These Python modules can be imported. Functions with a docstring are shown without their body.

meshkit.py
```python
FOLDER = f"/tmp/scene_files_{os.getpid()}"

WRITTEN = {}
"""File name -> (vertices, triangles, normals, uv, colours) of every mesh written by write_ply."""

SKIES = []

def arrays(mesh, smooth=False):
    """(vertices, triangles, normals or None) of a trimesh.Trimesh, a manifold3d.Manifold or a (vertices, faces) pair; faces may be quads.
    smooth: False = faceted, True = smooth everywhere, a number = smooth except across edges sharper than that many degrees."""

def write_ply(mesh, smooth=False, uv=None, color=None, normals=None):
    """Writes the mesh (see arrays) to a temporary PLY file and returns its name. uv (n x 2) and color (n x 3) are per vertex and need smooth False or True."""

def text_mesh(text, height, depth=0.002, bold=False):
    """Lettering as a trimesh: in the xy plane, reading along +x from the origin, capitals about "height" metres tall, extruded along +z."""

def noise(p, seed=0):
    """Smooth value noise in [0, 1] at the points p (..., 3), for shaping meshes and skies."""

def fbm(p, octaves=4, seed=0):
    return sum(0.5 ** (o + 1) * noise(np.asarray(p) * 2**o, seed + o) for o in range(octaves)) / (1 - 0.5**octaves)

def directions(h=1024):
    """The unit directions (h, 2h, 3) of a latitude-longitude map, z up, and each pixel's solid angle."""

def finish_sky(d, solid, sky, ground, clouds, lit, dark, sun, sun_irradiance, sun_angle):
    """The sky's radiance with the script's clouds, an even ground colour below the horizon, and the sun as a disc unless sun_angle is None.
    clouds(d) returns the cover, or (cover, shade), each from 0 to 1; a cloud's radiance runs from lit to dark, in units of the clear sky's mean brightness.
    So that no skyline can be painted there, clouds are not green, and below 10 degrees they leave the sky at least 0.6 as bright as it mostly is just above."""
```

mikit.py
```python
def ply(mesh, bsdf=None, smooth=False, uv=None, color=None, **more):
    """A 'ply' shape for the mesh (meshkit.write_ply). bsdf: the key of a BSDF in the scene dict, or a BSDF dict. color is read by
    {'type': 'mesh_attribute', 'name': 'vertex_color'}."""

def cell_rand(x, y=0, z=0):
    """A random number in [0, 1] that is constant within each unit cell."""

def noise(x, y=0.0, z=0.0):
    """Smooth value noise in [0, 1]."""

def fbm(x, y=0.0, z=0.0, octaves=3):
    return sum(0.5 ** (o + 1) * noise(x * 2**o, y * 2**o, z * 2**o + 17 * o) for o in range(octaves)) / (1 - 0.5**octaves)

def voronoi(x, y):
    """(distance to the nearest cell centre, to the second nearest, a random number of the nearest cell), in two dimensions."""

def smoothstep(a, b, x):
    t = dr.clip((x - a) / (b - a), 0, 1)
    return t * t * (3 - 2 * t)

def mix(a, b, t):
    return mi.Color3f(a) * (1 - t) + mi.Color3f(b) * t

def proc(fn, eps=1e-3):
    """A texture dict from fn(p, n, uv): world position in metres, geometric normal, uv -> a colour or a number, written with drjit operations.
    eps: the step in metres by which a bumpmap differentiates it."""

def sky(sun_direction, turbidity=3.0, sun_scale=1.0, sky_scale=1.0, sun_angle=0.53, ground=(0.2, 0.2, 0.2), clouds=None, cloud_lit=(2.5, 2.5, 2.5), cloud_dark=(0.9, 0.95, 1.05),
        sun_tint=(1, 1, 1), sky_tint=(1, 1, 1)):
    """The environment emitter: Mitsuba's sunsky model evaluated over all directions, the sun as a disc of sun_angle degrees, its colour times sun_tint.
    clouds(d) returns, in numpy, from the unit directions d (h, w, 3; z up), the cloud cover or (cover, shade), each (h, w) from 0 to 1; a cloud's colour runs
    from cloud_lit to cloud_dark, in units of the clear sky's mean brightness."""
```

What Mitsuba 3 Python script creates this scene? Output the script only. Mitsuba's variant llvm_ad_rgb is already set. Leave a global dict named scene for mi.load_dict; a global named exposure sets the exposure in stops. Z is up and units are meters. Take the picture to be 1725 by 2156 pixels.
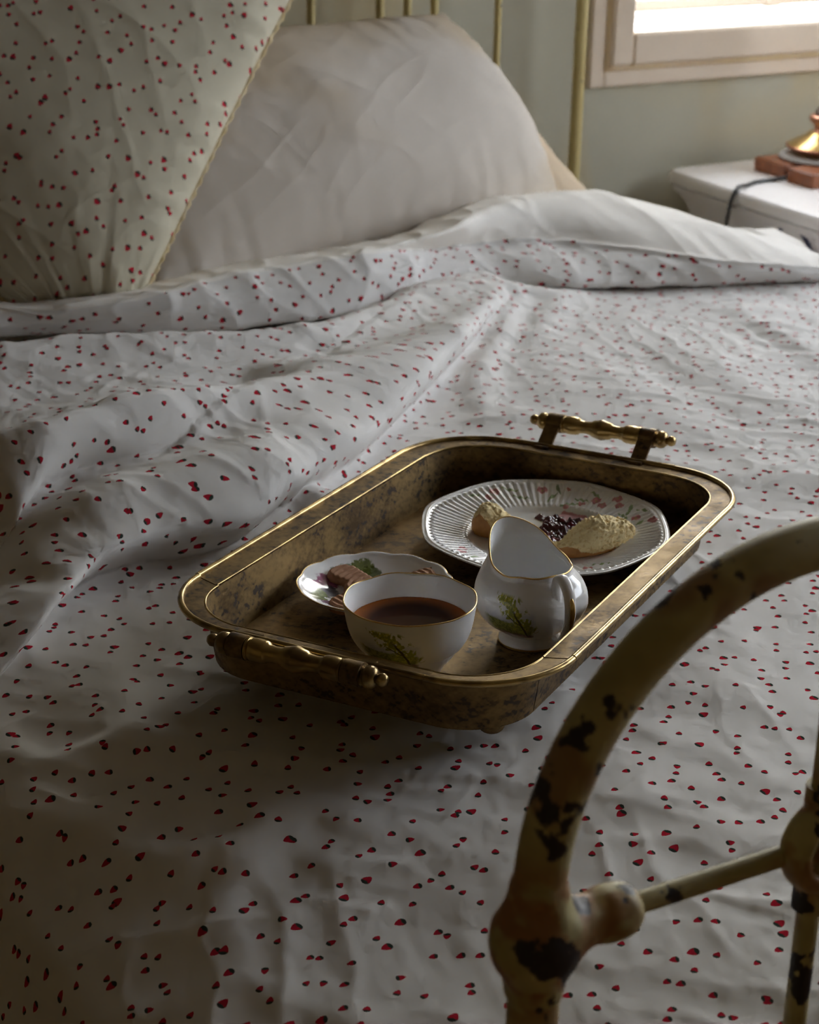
import math, random
import numpy as np, trimesh, drjit as dr, mitsuba as mi
import mikit, meshkit
from mikit import noise, fbm, voronoi, cell_rand, smoothstep, mix, proc
from scipy.ndimage import gaussian_filter
from scipy.interpolate import LinearNDInterpolator, PchipInterpolator, RegularGridInterpolator
T = mi.ScalarTransform4f
random.seed(4)
scene, labels = {}, {}

# ---------------------------------------------------------------- camera, sky, exposure
# world: x runs along the head wall, y towards it, z up; the camera stands at the foot of the bed
F_PX, PITCH, ROLL, AZ = 3830.0, math.radians(22.5), math.radians(1.2), math.radians(60.5)
EYE = np.array([0, 0, 1.33])
_fh = np.array([math.cos(AZ), math.sin(AZ), 0]); _r0 = np.array([math.sin(AZ), -math.cos(AZ), 0])
FWD = _fh * math.cos(PITCH) - np.array([0, 0, 1]) * math.sin(PITCH)
_d0 = -np.array([0, 0, 1]) * math.cos(PITCH) - _fh * math.sin(PITCH)
DOWN = _d0 * math.cos(ROLL) + _r0 * math.sin(ROLL)
scene['camera'] = {'type': 'thinlens', 'fov': math.degrees(2 * math.atan(1725 / 2 / F_PX)), 'fov_axis': 'x',
                   'aperture_radius': 0.0027, 'focus_distance': 1.40, 'near_clip': 0.05, 'far_clip': 100.0,
                   'to_world': T().look_at(origin=EYE.tolist(), target=(EYE + FWD).tolist(), up=(-DOWN).tolist())}
# an overcast, late day: no sun disc, the sky brightest on the window's side
scene['sky'] = mikit.sky([0.72, 0.62, 0.50], turbidity=6.0, sun_scale=0.0, sky_scale=1.0, ground=(0.03, 0.03, 0.025),
                         clouds=lambda d: (0.85 + 0 * d[..., 0], 0.25 + 0 * d[..., 0]), cloud_lit=(1.25, 1.31, 1.38), cloud_dark=(0.9, 0.96, 1.04), sky_tint=(1.0, 1.06, 1.15))
exposure = 6.05

# ---------------------------------------------------------------- helpers
def C3(*c): return mi.Color3f(*c)

def add(key, mesh, bsdf, smooth=30, **k):
    scene[key] = mikit.ply(mesh, bsdf, smooth=smooth, **k)
    return key

_taken = {}
def num(key):
    n = _taken.get(key, 0); _taken[key] = n + 1
    return key if n == 0 else f'{key}_{n:03d}'

def tag(key, label=None, cat=None, group=None, kind=None):
    d = {}
    if label: d['label'] = label
    if cat: d['category'] = cat
    if group: d['group'] = group
    if kind: d['kind'] = kind
    labels[key] = d

def TM(v, f): return trimesh.Trimesh(np.asarray(v, float), np.asarray(f, int), process=False)
def cat(*ms): return trimesh.util.concatenate([m for m in ms])

def grid_faces(nr, nc, wrap=False):
    i, j = np.meshgrid(np.arange(nr - 1), np.arange(nc if wrap else nc - 1), indexing='ij')
    a = i * nc + j; b = i * nc + (j + 1) % nc; c = a + nc; d = b + nc
    return np.concatenate([np.stack([a, b, d], -1).reshape(-1, 3), np.stack([a, d, c], -1).reshape(-1, 3)])

def loft(rings, wrap=True, caps=(False, False)):
    """rings: (nr, nc, 3). Faces between neighbouring rings; caps close the first and last ring by a fan."""
    R = np.asarray(rings, float); nr, nc = R.shape[:2]
    v, f = R.reshape(-1, 3), grid_faces(nr, nc, wrap)
    j = np.arange(nc)
    if caps[0]:
        v = np.vstack([v, R[0].mean(0)]); f = np.vstack([f, np.stack([j * 0 + len(v) - 1, (j + 1) % nc, j], 1)])
    if caps[1]:
        v = np.vstack([v, R[-1].mean(0)]); o = (nr - 1) * nc; f = np.vstack([f, np.stack([j * 0 + len(v) - 1, o + j, o + (j + 1) % nc], 1)])
    m = TM(v, f)
    return m

def fix(m):
    m = TM(m.vertices, m.faces); m.merge_vertices(); trimesh.repair.fix_normals(m); return m

def lathe(prof, n=64, wob=None):
    """prof: (r, z) from bottom outside round to the end; wob(theta, r, z) -> r, z."""
    th = np.linspace(0, 2 * np.pi, n, endpoint=False)
    R = []
    for r, z in prof:
        rr, zz = np.full(n, r), np.full(n, z)
        if wob is not None: rr, zz = wob(th, rr, zz)
        R.append(np.stack([rr * np.cos(th), rr * np.sin(th), zz + 0 * th], 1))
    return fix(loft(R, True))

def smooth_prof(pts, n):
    p = np.array(pts, float); s = np.r_[0, np.cumsum(np.hypot(*np.diff(p, axis=0).T))]
    t = np.linspace(0, s[-1], n)
    return np.stack([PchipInterpolator(s, p[:, 0])(t), PchipInterpolator(s, p[:, 1])(t)], 1)

def curve(pts, n):
    p = np.array(pts, float); s = np.r_[0, np.cumsum(np.linalg.norm(np.diff(p, axis=0), axis=1))]
    from scipy.interpolate import CubicSpline
    return CubicSpline(s, p)(np.linspace(0, s[-1], n))

def tube(path, rad, n=20, caps=True, squash=None, up=None):
    """A tube along path (k, 3) with radius rad (number or per point). squash: (along up, across) factors."""
    P = np.asarray(path, float); k = len(P); rad = np.broadcast_to(rad, k)
    t = np.gradient(P, axis=0); t /= np.linalg.norm(t, axis=1, keepdims=True)
    u = np.array(up if up is not None else ([0, 0, 1] if abs(t[0][2]) < .9 else [1, 0, 0]), float)
    th = np.linspace(0, 2 * np.pi, n, endpoint=False); R = []
    for i in range(k):
        u = u - t[i] * (u @ t[i]); u /= np.linalg.norm(u); w = np.cross(t[i], u)
        a, b = squash if squash else (1, 1)
        R.append(P[i] + rad[i] * (a * np.cos(th)[:, None] * u + b * np.sin(th)[:, None] * w))
    return fix(loft(R, True, (caps, caps)))

def box(x0, x1, y0, y1, z0, z1, bevel=0.0):
    """A box, its edges chamfered."""
    if bevel <= 0:
        m = trimesh.creation.box([x1 - x0, y1 - y0, z1 - z0]); m.apply_translation([(x0 + x1) / 2, (y0 + y1) / 2, (z0 + z1) / 2]); return m
    h, b = np.array([x1 - x0, y1 - y0, z1 - z0]) / 2, bevel
    p = []
    for sx in (-1, 1):
        for sy in (-1, 1):
            for sz in (-1, 1):
                s = np.array([sx, sy, sz])
                for k in range(3):
                    q = h - b; q[k] = h[k]; p.append(s * q)
    m = trimesh.convex.convex_hull(np.array(p)); m.apply_translation([(x0 + x1) / 2, (y0 + y1) / 2, (z0 + z1) / 2])
    return m

def place(m, M):
    m = m.copy(); m.apply_transform(M); return m

def frame_at(o, a, b, n):
    M = np.eye(4); M[:3, 0], M[:3, 1], M[:3, 2], M[:3, 3] = a, b, n, o; return M

# ---------------------------------------------------------------- materials
def diffuse(key, c):
    scene[key] = {'type': 'twosided', 'bsdf': {'type': 'diffuse', 'reflectance': c if isinstance(c, dict) else {'type': 'rgb', 'value': list(c)}}}

def prin(key, c, rough=.5, metal=0., bump=None, bs=None, two=True, **k):
    b = {'type': 'principled', 'base_color': c if isinstance(c, dict) else {'type': 'rgb', 'value': list(c)}, 'roughness': rough, 'metallic': metal, **k}
    if bump is not None: b = {'type': 'bumpmap', 'arbitrary': bump, 'scale': bs if bs is not None else 1.0, 'bsdf': b}
    scene[key] = {'type': 'twosided', 'bsdf': b} if two else b

def berries(u, v, cell, ang, seed, base):
    c, s = math.cos(ang), math.sin(ang)
    x, y = (u * c - v * s) / cell, (u * s + v * c) / cell
    ix, iy = dr.floor(x), dr.floor(y)
    r = [cell_rand(ix, iy, seed + k) for k in range(5)]
    dx = (x - ix - .5 - (r[0] - .5) * .74) * cell
    dy = (y - iy - .5 - (r[1] - .5) * .74) * cell
    th = base + dr.select(r[2] > .55, mi.Float(math.pi), mi.Float(0)) + (r[3] - .5) * 1.5
    ct, st = dr.cos(th), dr.sin(th)
    size = .86 + .22 * r[4] + dr.select(r[4] > .86, mi.Float(.22), mi.Float(0))
    a, b = (dx * ct + dy * st) / (.0033 * size), (dy * ct - dx * st) / (.0026 * size)
    b = b / (1 - .38 * a)
    q = a * a + b * b
    on = 1 - smoothstep(.86, 1.1, q)
    leaf = 1 - smoothstep(-.36, -.12, a + .20 * dr.abs(b))
    return on, leaf

def cloth_fn(base, ang=0.0, axis=0.6, cell=.0300, plain=None):
    def fn(p, n, uv):
        u, v = uv.x, uv.y
        n1, l1 = berries(u, v, cell, ang + .31, 11, axis)
        n2, l2 = berries(u + .013, v + .017, cell * 1.06, ang - .83, 37, axis - 1.14)
        tone = .97 + .06 * noise(u * 40, v * 40)
        c = C3(*base) * tone
        for on, leaf in ((n1, l1), (n2, l2)):
            c = mix(c, mix(C3(.44, .022, .040), C3(.036, .052, .042), leaf), on)
        return c
    return fn
CLOTH = (.75, .735, .715)
diffuse('cloth_berry', proc(cloth_fn(CLOTH)))
diffuse('cloth_berry_pillow', proc(cloth_fn((.56, .52, .405), ang=.5, axis=1.9, cell=.0310)))
diffuse('cloth_plain', (.86, .83, .78))
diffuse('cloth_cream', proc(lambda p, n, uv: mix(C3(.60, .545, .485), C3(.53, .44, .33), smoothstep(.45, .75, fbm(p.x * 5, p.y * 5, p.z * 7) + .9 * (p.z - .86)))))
diffuse('cloth_tan', (.74, .60, .44))
diffuse('piping_yellow', proc(lambda p, n, uv: mix(C3(.52, .40, .20), C3(.68, .58, .40), noise(p.x * 90, p.y * 90, p.z * 90))))
diffuse('ticking', (.7, .67, .6))

def wall_fn(p, n, uv):
    a = fbm(p.x * 2.2, p.y * 2.2, p.z * 5.0); b = fbm(p.x * 7 + 5, p.y * 7, p.z * 2.2)
    c = mix(C3(.57, .51, .36), C3(.50, .48, .385), smoothstep(.38, .62, a))
    return mix(c, C3(.58, .48, .29), .55 * smoothstep(.48, .70, b))
diffuse('paint_sage', proc(wall_fn))
diffuse('paint_warm', (.25, .18, .09))
diffuse('ceiling_white', (.46, .41, .33))
def boards(p, n, uv):
    k = dr.floor(p.x / .12); g = p.x / .12 - k
    c = mix(C3(.20, .105, .05), C3(.30, .17, .085), .6 * cell_rand(k, 3) + .4 * fbm(p.x * 60, p.y * 2.5, 0))
    return c * (1 - .8 * (1 - smoothstep(.0, .03, g)))
prin('floor_boards', proc(boards), .45)
prin('paint_window', proc(lambda p, n, uv: mix(C3(.74, .61, .48), C3(.70, .60, .49), fbm(p.x * 9, p.y * 9, p.z * 9))), .45)
prin('paint_bead', proc(lambda p, n, uv: mix(C3(.70, .56, .30), C3(.66, .50, .36), fbm(p.x * 12, 0, p.z * 12))), .5)
prin('paint_white', (.82, .80, .77), .4)
scene['window_glass'] = {'type': 'thindielectric', 'int_ior': 1.5}

def iron_fn(p, n, uv):
    """Old cream paint, chipped to black iron; rust near the castings."""
    f = fbm(p.x * 85, p.y * 85, p.z * 55, 4); g = fbm(p.x * 42 + 7, p.y * 42, p.z * 34, 3); h = fbm(p.x * 60 + 3, p.y * 60, p.z * 60, 3)
    c = mix(C3(.40, .345, .16), C3(.50, .44, .23), smoothstep(.35, .65, g))
    c = mix(c, C3(.25, .12, .045), .75 * smoothstep(.58, .68, fbm(p.x * 22 + 31, p.y * 22, p.z * 18, 3)))
    # castings near the knuckles have lost more paint
    d1 = dr.sqrt(dr.square(p.x - .43) + dr.square(p.y - .615) + dr.square(p.z - .80)); d2 = dr.sqrt(dr.square(p.x - .615) + dr.square(p.y - .615) + dr.square(p.z - .805))
    near = dr.maximum(1 - smoothstep(.030, .062, d1), 1 - smoothstep(.030, .060, d2))
    c = mix(c, C3(.30, .135, .042), near * .92 * smoothstep(.36, .54, h))
    chip = smoothstep(.580, .600, .62 * f + .38 * g + .015 * near)
    return mix(c, C3(.022, .018, .022), chip)
def iron_bump(p, n, uv):
    f = fbm(p.x * 85, p.y * 85, p.z * 55, 4); g = fbm(p.x * 42 + 7, p.y * 42, p.z * 34, 3)
    return .00022 * (1 - smoothstep(.572, .606, .62 * f + .38 * g)) + .0002 * fbm(p.x * 150, p.y * 150, p.z * 150)
prin('iron_paint', proc(iron_fn), .52, 0., bump=proc(iron_bump), bs=1.0)
def iron2(p, n, uv):
    f = fbm(p.x * 30, p.y * 30, p.z * 24, 4)
    return mix(mix(C3(.56, .46, .20), C3(.47, .37, .15), fbm(p.x * 20, p.y * 20, p.z * 12)), C3(.05, .035, .03), smoothstep(.71, .74, f))
prin('iron_paint_head', proc(iron2), .45)

def brass_fn(p, n, uv):
    a = fbm(p.x * 28, p.y * 28, p.z * 28, 4); b = fbm(p.x * 150 + 9, p.y * 150, p.z * 150, 3); c = fbm(p.x * 9, p.y * 9 + 4, p.z * 9, 2)
    e = fbm(p.x * 340 + 2, p.y * 340, p.z * 340, 2)
    t = smoothstep(.33, .66, .45 * a + .25 * b + .20 * c + .20 * e - .05)
    col = mix(C3(.29, .19, .078), C3(.115, .072, .036), t)
    return mix(col, C3(.055, .046, .044), .8 * smoothstep(.54, .64, .6 * b + .4 * e) * smoothstep(.42, .56, a))
def brass_rough(p, n, uv):
    return .40 + .30 * fbm(p.x * 60, p.y * 60, p.z * 60, 3)
prin('brass', proc(brass_fn), proc(brass_rough), .90, bump=proc(lambda p, n, uv: .00022 * fbm(p.x * 420, p.y * 420, p.z * 420, 3), eps=3e-4), bs=1.0)
prin('brass_edge', proc(lambda p, n, uv: mix(C3(.48, .34, .14), C3(.22, .15, .07), smoothstep(.4, .7, fbm(p.x * 60, p.y * 60, p.z * 60)))), .28, .95)
prin('gilt', (.66, .47, .20), .22, 1.0)
scene['china'] = {'type': 'twosided', 'bsdf': {'type': 'principled', 'base_color': {'type': 'rgb', 'value': [.84, .845, .86]}, 'roughness': .12, 'specular': .5, 'clearcoat': .3, 'clearcoat_gloss': .95}}
FOLDS = [  # crest and valley lines of the duvet: x, y, height above the flat bed
    [(0.5233,1.9175,0.084),(0.552,1.9052,0.088),(0.6325,1.8995,0.09),(0.7402,1.8835,0.086),(0.9114,1.8752,0.072),(1.0138,1.9248,0.062),(1.1493,2.0217,0.052),(1.2526,2.0475,0.042),(1.3003,2.0509,0.037)],
    [(0.4723,1.7534,0.052),(0.5087,1.7735,0.054),(0.5929,1.7915,0.058),(0.6971,1.8069,0.06),(0.7973,1.8134,0.054),(0.9404,1.8326,0.046),(1.0638,1.8927,0.038),(1.2286,2.007,0.034)],
    [(0.5026,1.8517,0.068),(0.5356,1.8563,0.07),(0.6167,1.8572,0.072),(0.725,1.8472,0.07),(0.8726,1.8463,0.06),(0.9902,1.8795,0.05),(1.1118,1.9545,0.042),(1.2393,2.025,0.036)],
    [(0.4322,1.6083,0.092),(0.4595,1.6059,0.098),(0.4866,1.6026,0.102),(0.5321,1.6105,0.106),(0.5854,1.6223,0.11),(0.626,1.6238,0.111),(0.6763,1.6343,0.104),(0.7694,1.6756,0.086),(0.9005,1.7548,0.064),(1.031,1.8341,0.05),(1.1505,1.9244,0.042),(1.2588,2.008,0.038),(1.3119,2.0387,0.036)],
    [(0.3873,1.4788,0.004),(0.4292,1.5273,0.014),(0.4703,1.5666,0.03),(0.5388,1.5839,0.046),(0.5913,1.5795,0.052),(0.6453,1.5885,0.054),(0.6748,1.5971,0.058)],
    [(0.7036,1.6149,0.064),(0.773,1.6366,0.062),(0.8991,1.7053,0.048),(1.0174,1.786,0.04),(1.1398,1.8821,0.036),(1.254,1.9759,0.035)],
    [(0.387,1.367,0.006),(0.4056,1.3921,0.009),(0.4368,1.4368,0.012),(0.4652,1.4464,0.013),(0.4937,1.4506,0.014),(0.5715,1.4637,0.015),(0.6236,1.4809,0.015),(0.6801,1.4978,0.016),(0.7439,1.5319,0.016),(0.7926,1.57,0.016),(0.8616,1.6331,0.017),(0.9406,1.7041,0.018),(1.0315,1.7872,0.02),(1.1114,1.86,0.023),(1.2146,1.947,0.028),(1.2832,2.0047,0.032)],
    [(0.4171,1.4655,0.022),(0.4561,1.501,0.038),(0.4888,1.5082,0.052),(0.5167,1.5076,0.06),(0.5652,1.5113,0.065),(0.6176,1.5215,0.066),(0.6659,1.5413,0.064),(0.7238,1.5779,0.06),(0.7979,1.631,0.052)],
    [(0.485,1.488,0.028),(0.5176,1.4889,0.031),(0.5856,1.4932,0.036),(0.6513,1.5091,0.038),(0.7275,1.5413,0.036),(0.8054,1.6011,0.034)],
    [(0.342,1.3014,-0.002),(0.3646,1.3229,0.0),(0.3824,1.3409,0.0),(0.4269,1.4009,-0.004),(0.4743,1.442,-0.005),(0.5402,1.4544,-0.006),(0.6107,1.4567,-0.006),(0.6852,1.4962,-0.006),(0.7442,1.5325,-0.006),(0.8132,1.5832,-0.006),(0.8942,1.6532,-0.006),(0.9591,1.7135,-0.005),(1.0766,1.8187,0.0),(1.1806,1.913,0.002),(1.2983,2.0159,0.006)],
    [(1.3073,2.0275,0.034),(1.2152,1.9102,0.025),(1.1241,1.8113,0.018),(1.087,1.7673,0.015),(1.0484,1.6898,0.009),(1.0257,1.6355,0.004)],
    [(1.2633,1.9894,0.014),(1.1671,1.8907,0.005),(1.09,1.813,0.001),(1.0426,1.7215,0.0),(1.0082,1.6476,0.0)],
    [(1.3245,2.014,0.01),(1.2265,1.9,0.004),(1.1481,1.8024,0.002),(1.0862,1.6972,0.001)],
    [(1.3941,2.032,0.02),(1.3309,1.9713,0.017),(1.2703,1.9121,0.011),(1.2105,1.8443,0.006)],
    [(1.438,2.0427,0.008),(1.3725,1.9632,0.004),(1.2947,1.8864,0.002)],
    [(0.3325,1.1711,0.01),(0.3574,1.1861,0.018),(0.3899,1.1851,0.021),(0.4189,1.186,0.02),(0.4358,1.2198,0.014),(0.4472,1.259,0.008)],
    [(0.3567,1.1863,0.005),(0.3909,1.1903,0.005),(0.4135,1.1885,0.006)],
    [(0.4375,1.2003,0.006),(0.4537,1.2319,0.004),(0.4622,1.2643,0.002)],
    [(0.4053,1.1604,0.017),(0.4203,1.1449,0.016),(0.4463,1.1622,0.014),(0.4775,1.1738,0.009),(0.5058,1.1806,0.003)],
    [(0.4044,1.1542,0.006),(0.426,1.1411,0.005),(0.4635,1.1569,0.004)],
    [(0.3071,1.1722,0.004),(0.3129,1.1547,0.01),(0.3435,1.1056,0.018),(0.3606,1.0835,0.02),(0.3751,1.065,0.022),(0.399,1.0426,0.022),(0.4334,1.0286,0.02),(0.481,1.0389,0.012),(0.519,1.0621,0.004)],
    [(0.3254,1.1286,0.002),(0.3424,1.1048,0.003),(0.3747,1.0661,0.004),(0.4143,1.0393,0.004),(0.4554,1.0325,0.004)],
    [(0.3553,1.1418,0.007),(0.3914,1.1098,0.008),(0.4173,1.0889,0.008),(0.4517,1.0713,0.008),(0.4885,1.0715,0.006)],
    [(0.3896,1.0135,0.01),(0.4,0.9877,0.014),(0.4127,0.9766,0.014),(0.4485,0.9852,0.01),(0.4877,0.9982,0.005)],
    [(0.3883,1.0015,0.002),(0.4148,0.9779,0.002),(0.4615,0.9822,0.001)],
    [(0.3984,0.9928,0.004),(0.3954,0.9422,0.005),(0.3969,0.9106,0.005),(0.396,0.8815,0.005),(0.4097,0.8458,0.004),(0.4264,0.8124,0.004)],
    [(0.3812,0.9603,0.0),(0.3822,0.9,0.0),(0.3896,0.8585,-0.001),(0.4099,0.8197,0.0)],
    [(0.4109,0.9495,0.001),(0.4101,0.8954,0.001),(0.4233,0.86,0.001),(0.4408,0.8287,0.001)],
    [(0.2956,1.1477,-0.004),(0.2852,1.1171,-0.02),(0.2947,1.0813,-0.022),(0.2863,1.0242,-0.024),(0.2814,0.9701,-0.026),(0.2795,0.9186,-0.028),(0.2727,0.8735,-0.03)],
    [(0.3345,1.053,-0.002),(0.3296,1.0017,-0.005),(0.326,0.9477,-0.008),(0.3223,0.8964,-0.01),(0.3048,0.8286,-0.01)],
    [(0.3738,1.0008,0.001),(0.3673,0.943,0.0),(0.3592,0.8924,-0.002),(0.3504,0.828,-0.002),(0.3349,0.7794,-0.003)],
    [(0.7737,1.0396,0.003),(0.7636,0.9934,0.007),(0.7723,0.9619,0.006),(0.7692,0.9333,0.001)],
    [(0.7485,0.984,0.001),(0.7215,0.9252,0.006),(0.708,0.8827,0.001)],
    [(0.8748,1.0673,0.003),(0.87,1.0048,0.007),(0.8824,0.9602,0.004)],
    [(0.8226,0.9796,0.001),(0.8014,0.915,0.006),(0.7845,0.8631,0.002)],
    [(0.7771,1.0376,0.001),(0.7647,1.0067,-0.002),(0.7584,0.9665,-0.001)],
    [(1.5908,1.9157,0.003),(1.5508,1.7664,0.008),(1.5524,1.6881,0.004)],
    [(1.4278,1.8705,0.002),(1.3945,1.7059,0.008),(1.3653,1.5428,0.007),(1.3719,1.4789,0.003)],
    [(1.2708,1.7859,0.002),(1.2343,1.6442,0.007),(1.2265,1.532,0.003)],
    [(1.5264,1.9498,0.002),(1.5387,1.829,-0.001),(1.4684,1.6206,-0.002)],
    [(1.3217,1.7753,-0.002),(1.3125,1.6357,-0.002),(1.277,1.4678,-0.001)],
    [(1.186,1.7331,0.005),(1.1608,1.645,0.006),(1.1504,1.5722,0.002)],
    [(1.2239,1.4352,0.002),(1.2244,1.3575,0.007),(1.2478,1.3243,0.004)],
    [(1.2956,1.5076,0.0),(1.3055,1.437,-0.001)],
]
NAMES = ['R2','V23','R23m','R3','V3','V3b','R4','T4','R4u','V4','R5','V5a','V5b','R5b','V5c','La','La2','La3','Lc','Lc2','Lb','Lb2','Lb0','Ld','Ld2','Le','Le1','Le2','edge1','edge2','edge3','c1','c2','c3','c4','c5','c6','c7','c8','c9','c10','c11','c12','c13']
FLAP_LIP = [(0.5667,2.1161,0.668),(0.6138,2.1156,0.668),(0.8046,2.0474,0.668),(0.8903,2.0227,0.668),(1.0231,2.0212,0.666),(1.2034,2.0906,0.664),(1.3172,2.1025,0.66),(1.3523,2.0832,0.658),(1.3886,2.0536,0.655),(1.4756,2.0277,0.652),(1.6176,1.9943,0.648),(1.7832,1.9562,0.644),(1.9089,1.9664,0.63)]
FLAP_SEAM = [(0.5599,2.087,0.69),(0.6021,2.0727,0.692),(0.8011,2.0364,0.694),(0.9036,2.0514,0.696),(1.0509,2.0765,0.697),(1.2117,2.1469,0.697),(1.3237,2.1672,0.694),(1.4317,2.1473,0.69),(1.5395,2.0633,0.684),(1.6183,1.9987,0.674),(1.6825,1.9708,0.668),(1.7758,1.9494,0.655),(1.8816,1.9383,0.64)]
FLAP_CREST = [(0.5651,2.1024,0.7),(0.6077,2.089,0.7),(0.7133,2.0474,0.705),(0.7883,2.0344,0.71),(0.8718,2.0521,0.715),(0.9742,2.0596,0.72),(1.0985,2.0603,0.725),(1.1746,2.0816,0.728),(1.2659,2.1243,0.732),(1.3784,2.1946,0.735),(1.4588,2.2186,0.735),(1.5653,2.2255,0.728),(1.6442,2.2122,0.714),(1.6936,2.1568,0.697),(1.7395,2.0985,0.682),(1.7914,2.0605,0.67),(1.8386,2.0209,0.648),(1.9281,1.9874,0.63)]

# ---------------------------------------------------------------- the room
YW, WT = 2.70, 0.25            # inner face of the head wall, its thickness
WX0, WX1, WZ0, WZ1 = 1.95, 2.90, .891, 2.22   # the window's clear opening
def struct(key, mesh, bsdf, smooth=30): add(key, mesh, bsdf, smooth); tag(key, kind='structure')
RX0, RX1, RY0, RZ = -1.5, 3.08, -1.9, 2.55
RWIN = (-2.30, -.05, 1.15, 2.05)       # the opening in the right wall: along -y from, to; height from, to
struct('wall_head', cat(box(RX0, WX0 - .03, YW, YW + WT, 0, RZ), box(WX1 + .03, RX1, YW, YW + WT, 0, RZ), box(WX0 - .03, WX1 + .03, YW, YW + WT, 0, WZ0 - .03), box(WX0 - .03, WX1 + .03, YW, YW + WT, WZ1 + .03, RZ)), 'paint_sage', False)
struct('wall_left', box(RX0 - .1, RX0, RY0, YW + WT, 0, RZ), 'paint_warm', False)
struct('wall_right', cat(box(RX1, RX1 + WT, -RWIN[0] + .03, YW + WT, 0, RZ), box(RX1, RX1 + WT, RY0, -RWIN[1] - .03, 0, RZ), box(RX1, RX1 + WT, -RWIN[1] - .03, -RWIN[0] + .03, 0, RWIN[2] - .03), box(RX1, RX1 + WT, -RWIN[1] - .03, -RWIN[0] + .03, RWIN[3] + .03, RZ)), 'paint_sage', False)
struct('wall_back', box(RX0, RX1, RY0 - .1, RY0, 0, RZ), 'paint_warm', False)
struct('floor', box(RX0 - .1, RX1 + WT, RY0 - .1, YW + WT, -.1, 0), 'floor_boards', False)
struct('ceiling', box(RX0 - .1, RX1 + WT, RY0 - .1, YW + WT, RZ, RZ + .1), 'ceiling_white', False)
struct('baseboard_head', cat(box(RX0, RX1, YW - .018, YW, 0, .12, .004)), 'paint_window')

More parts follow.
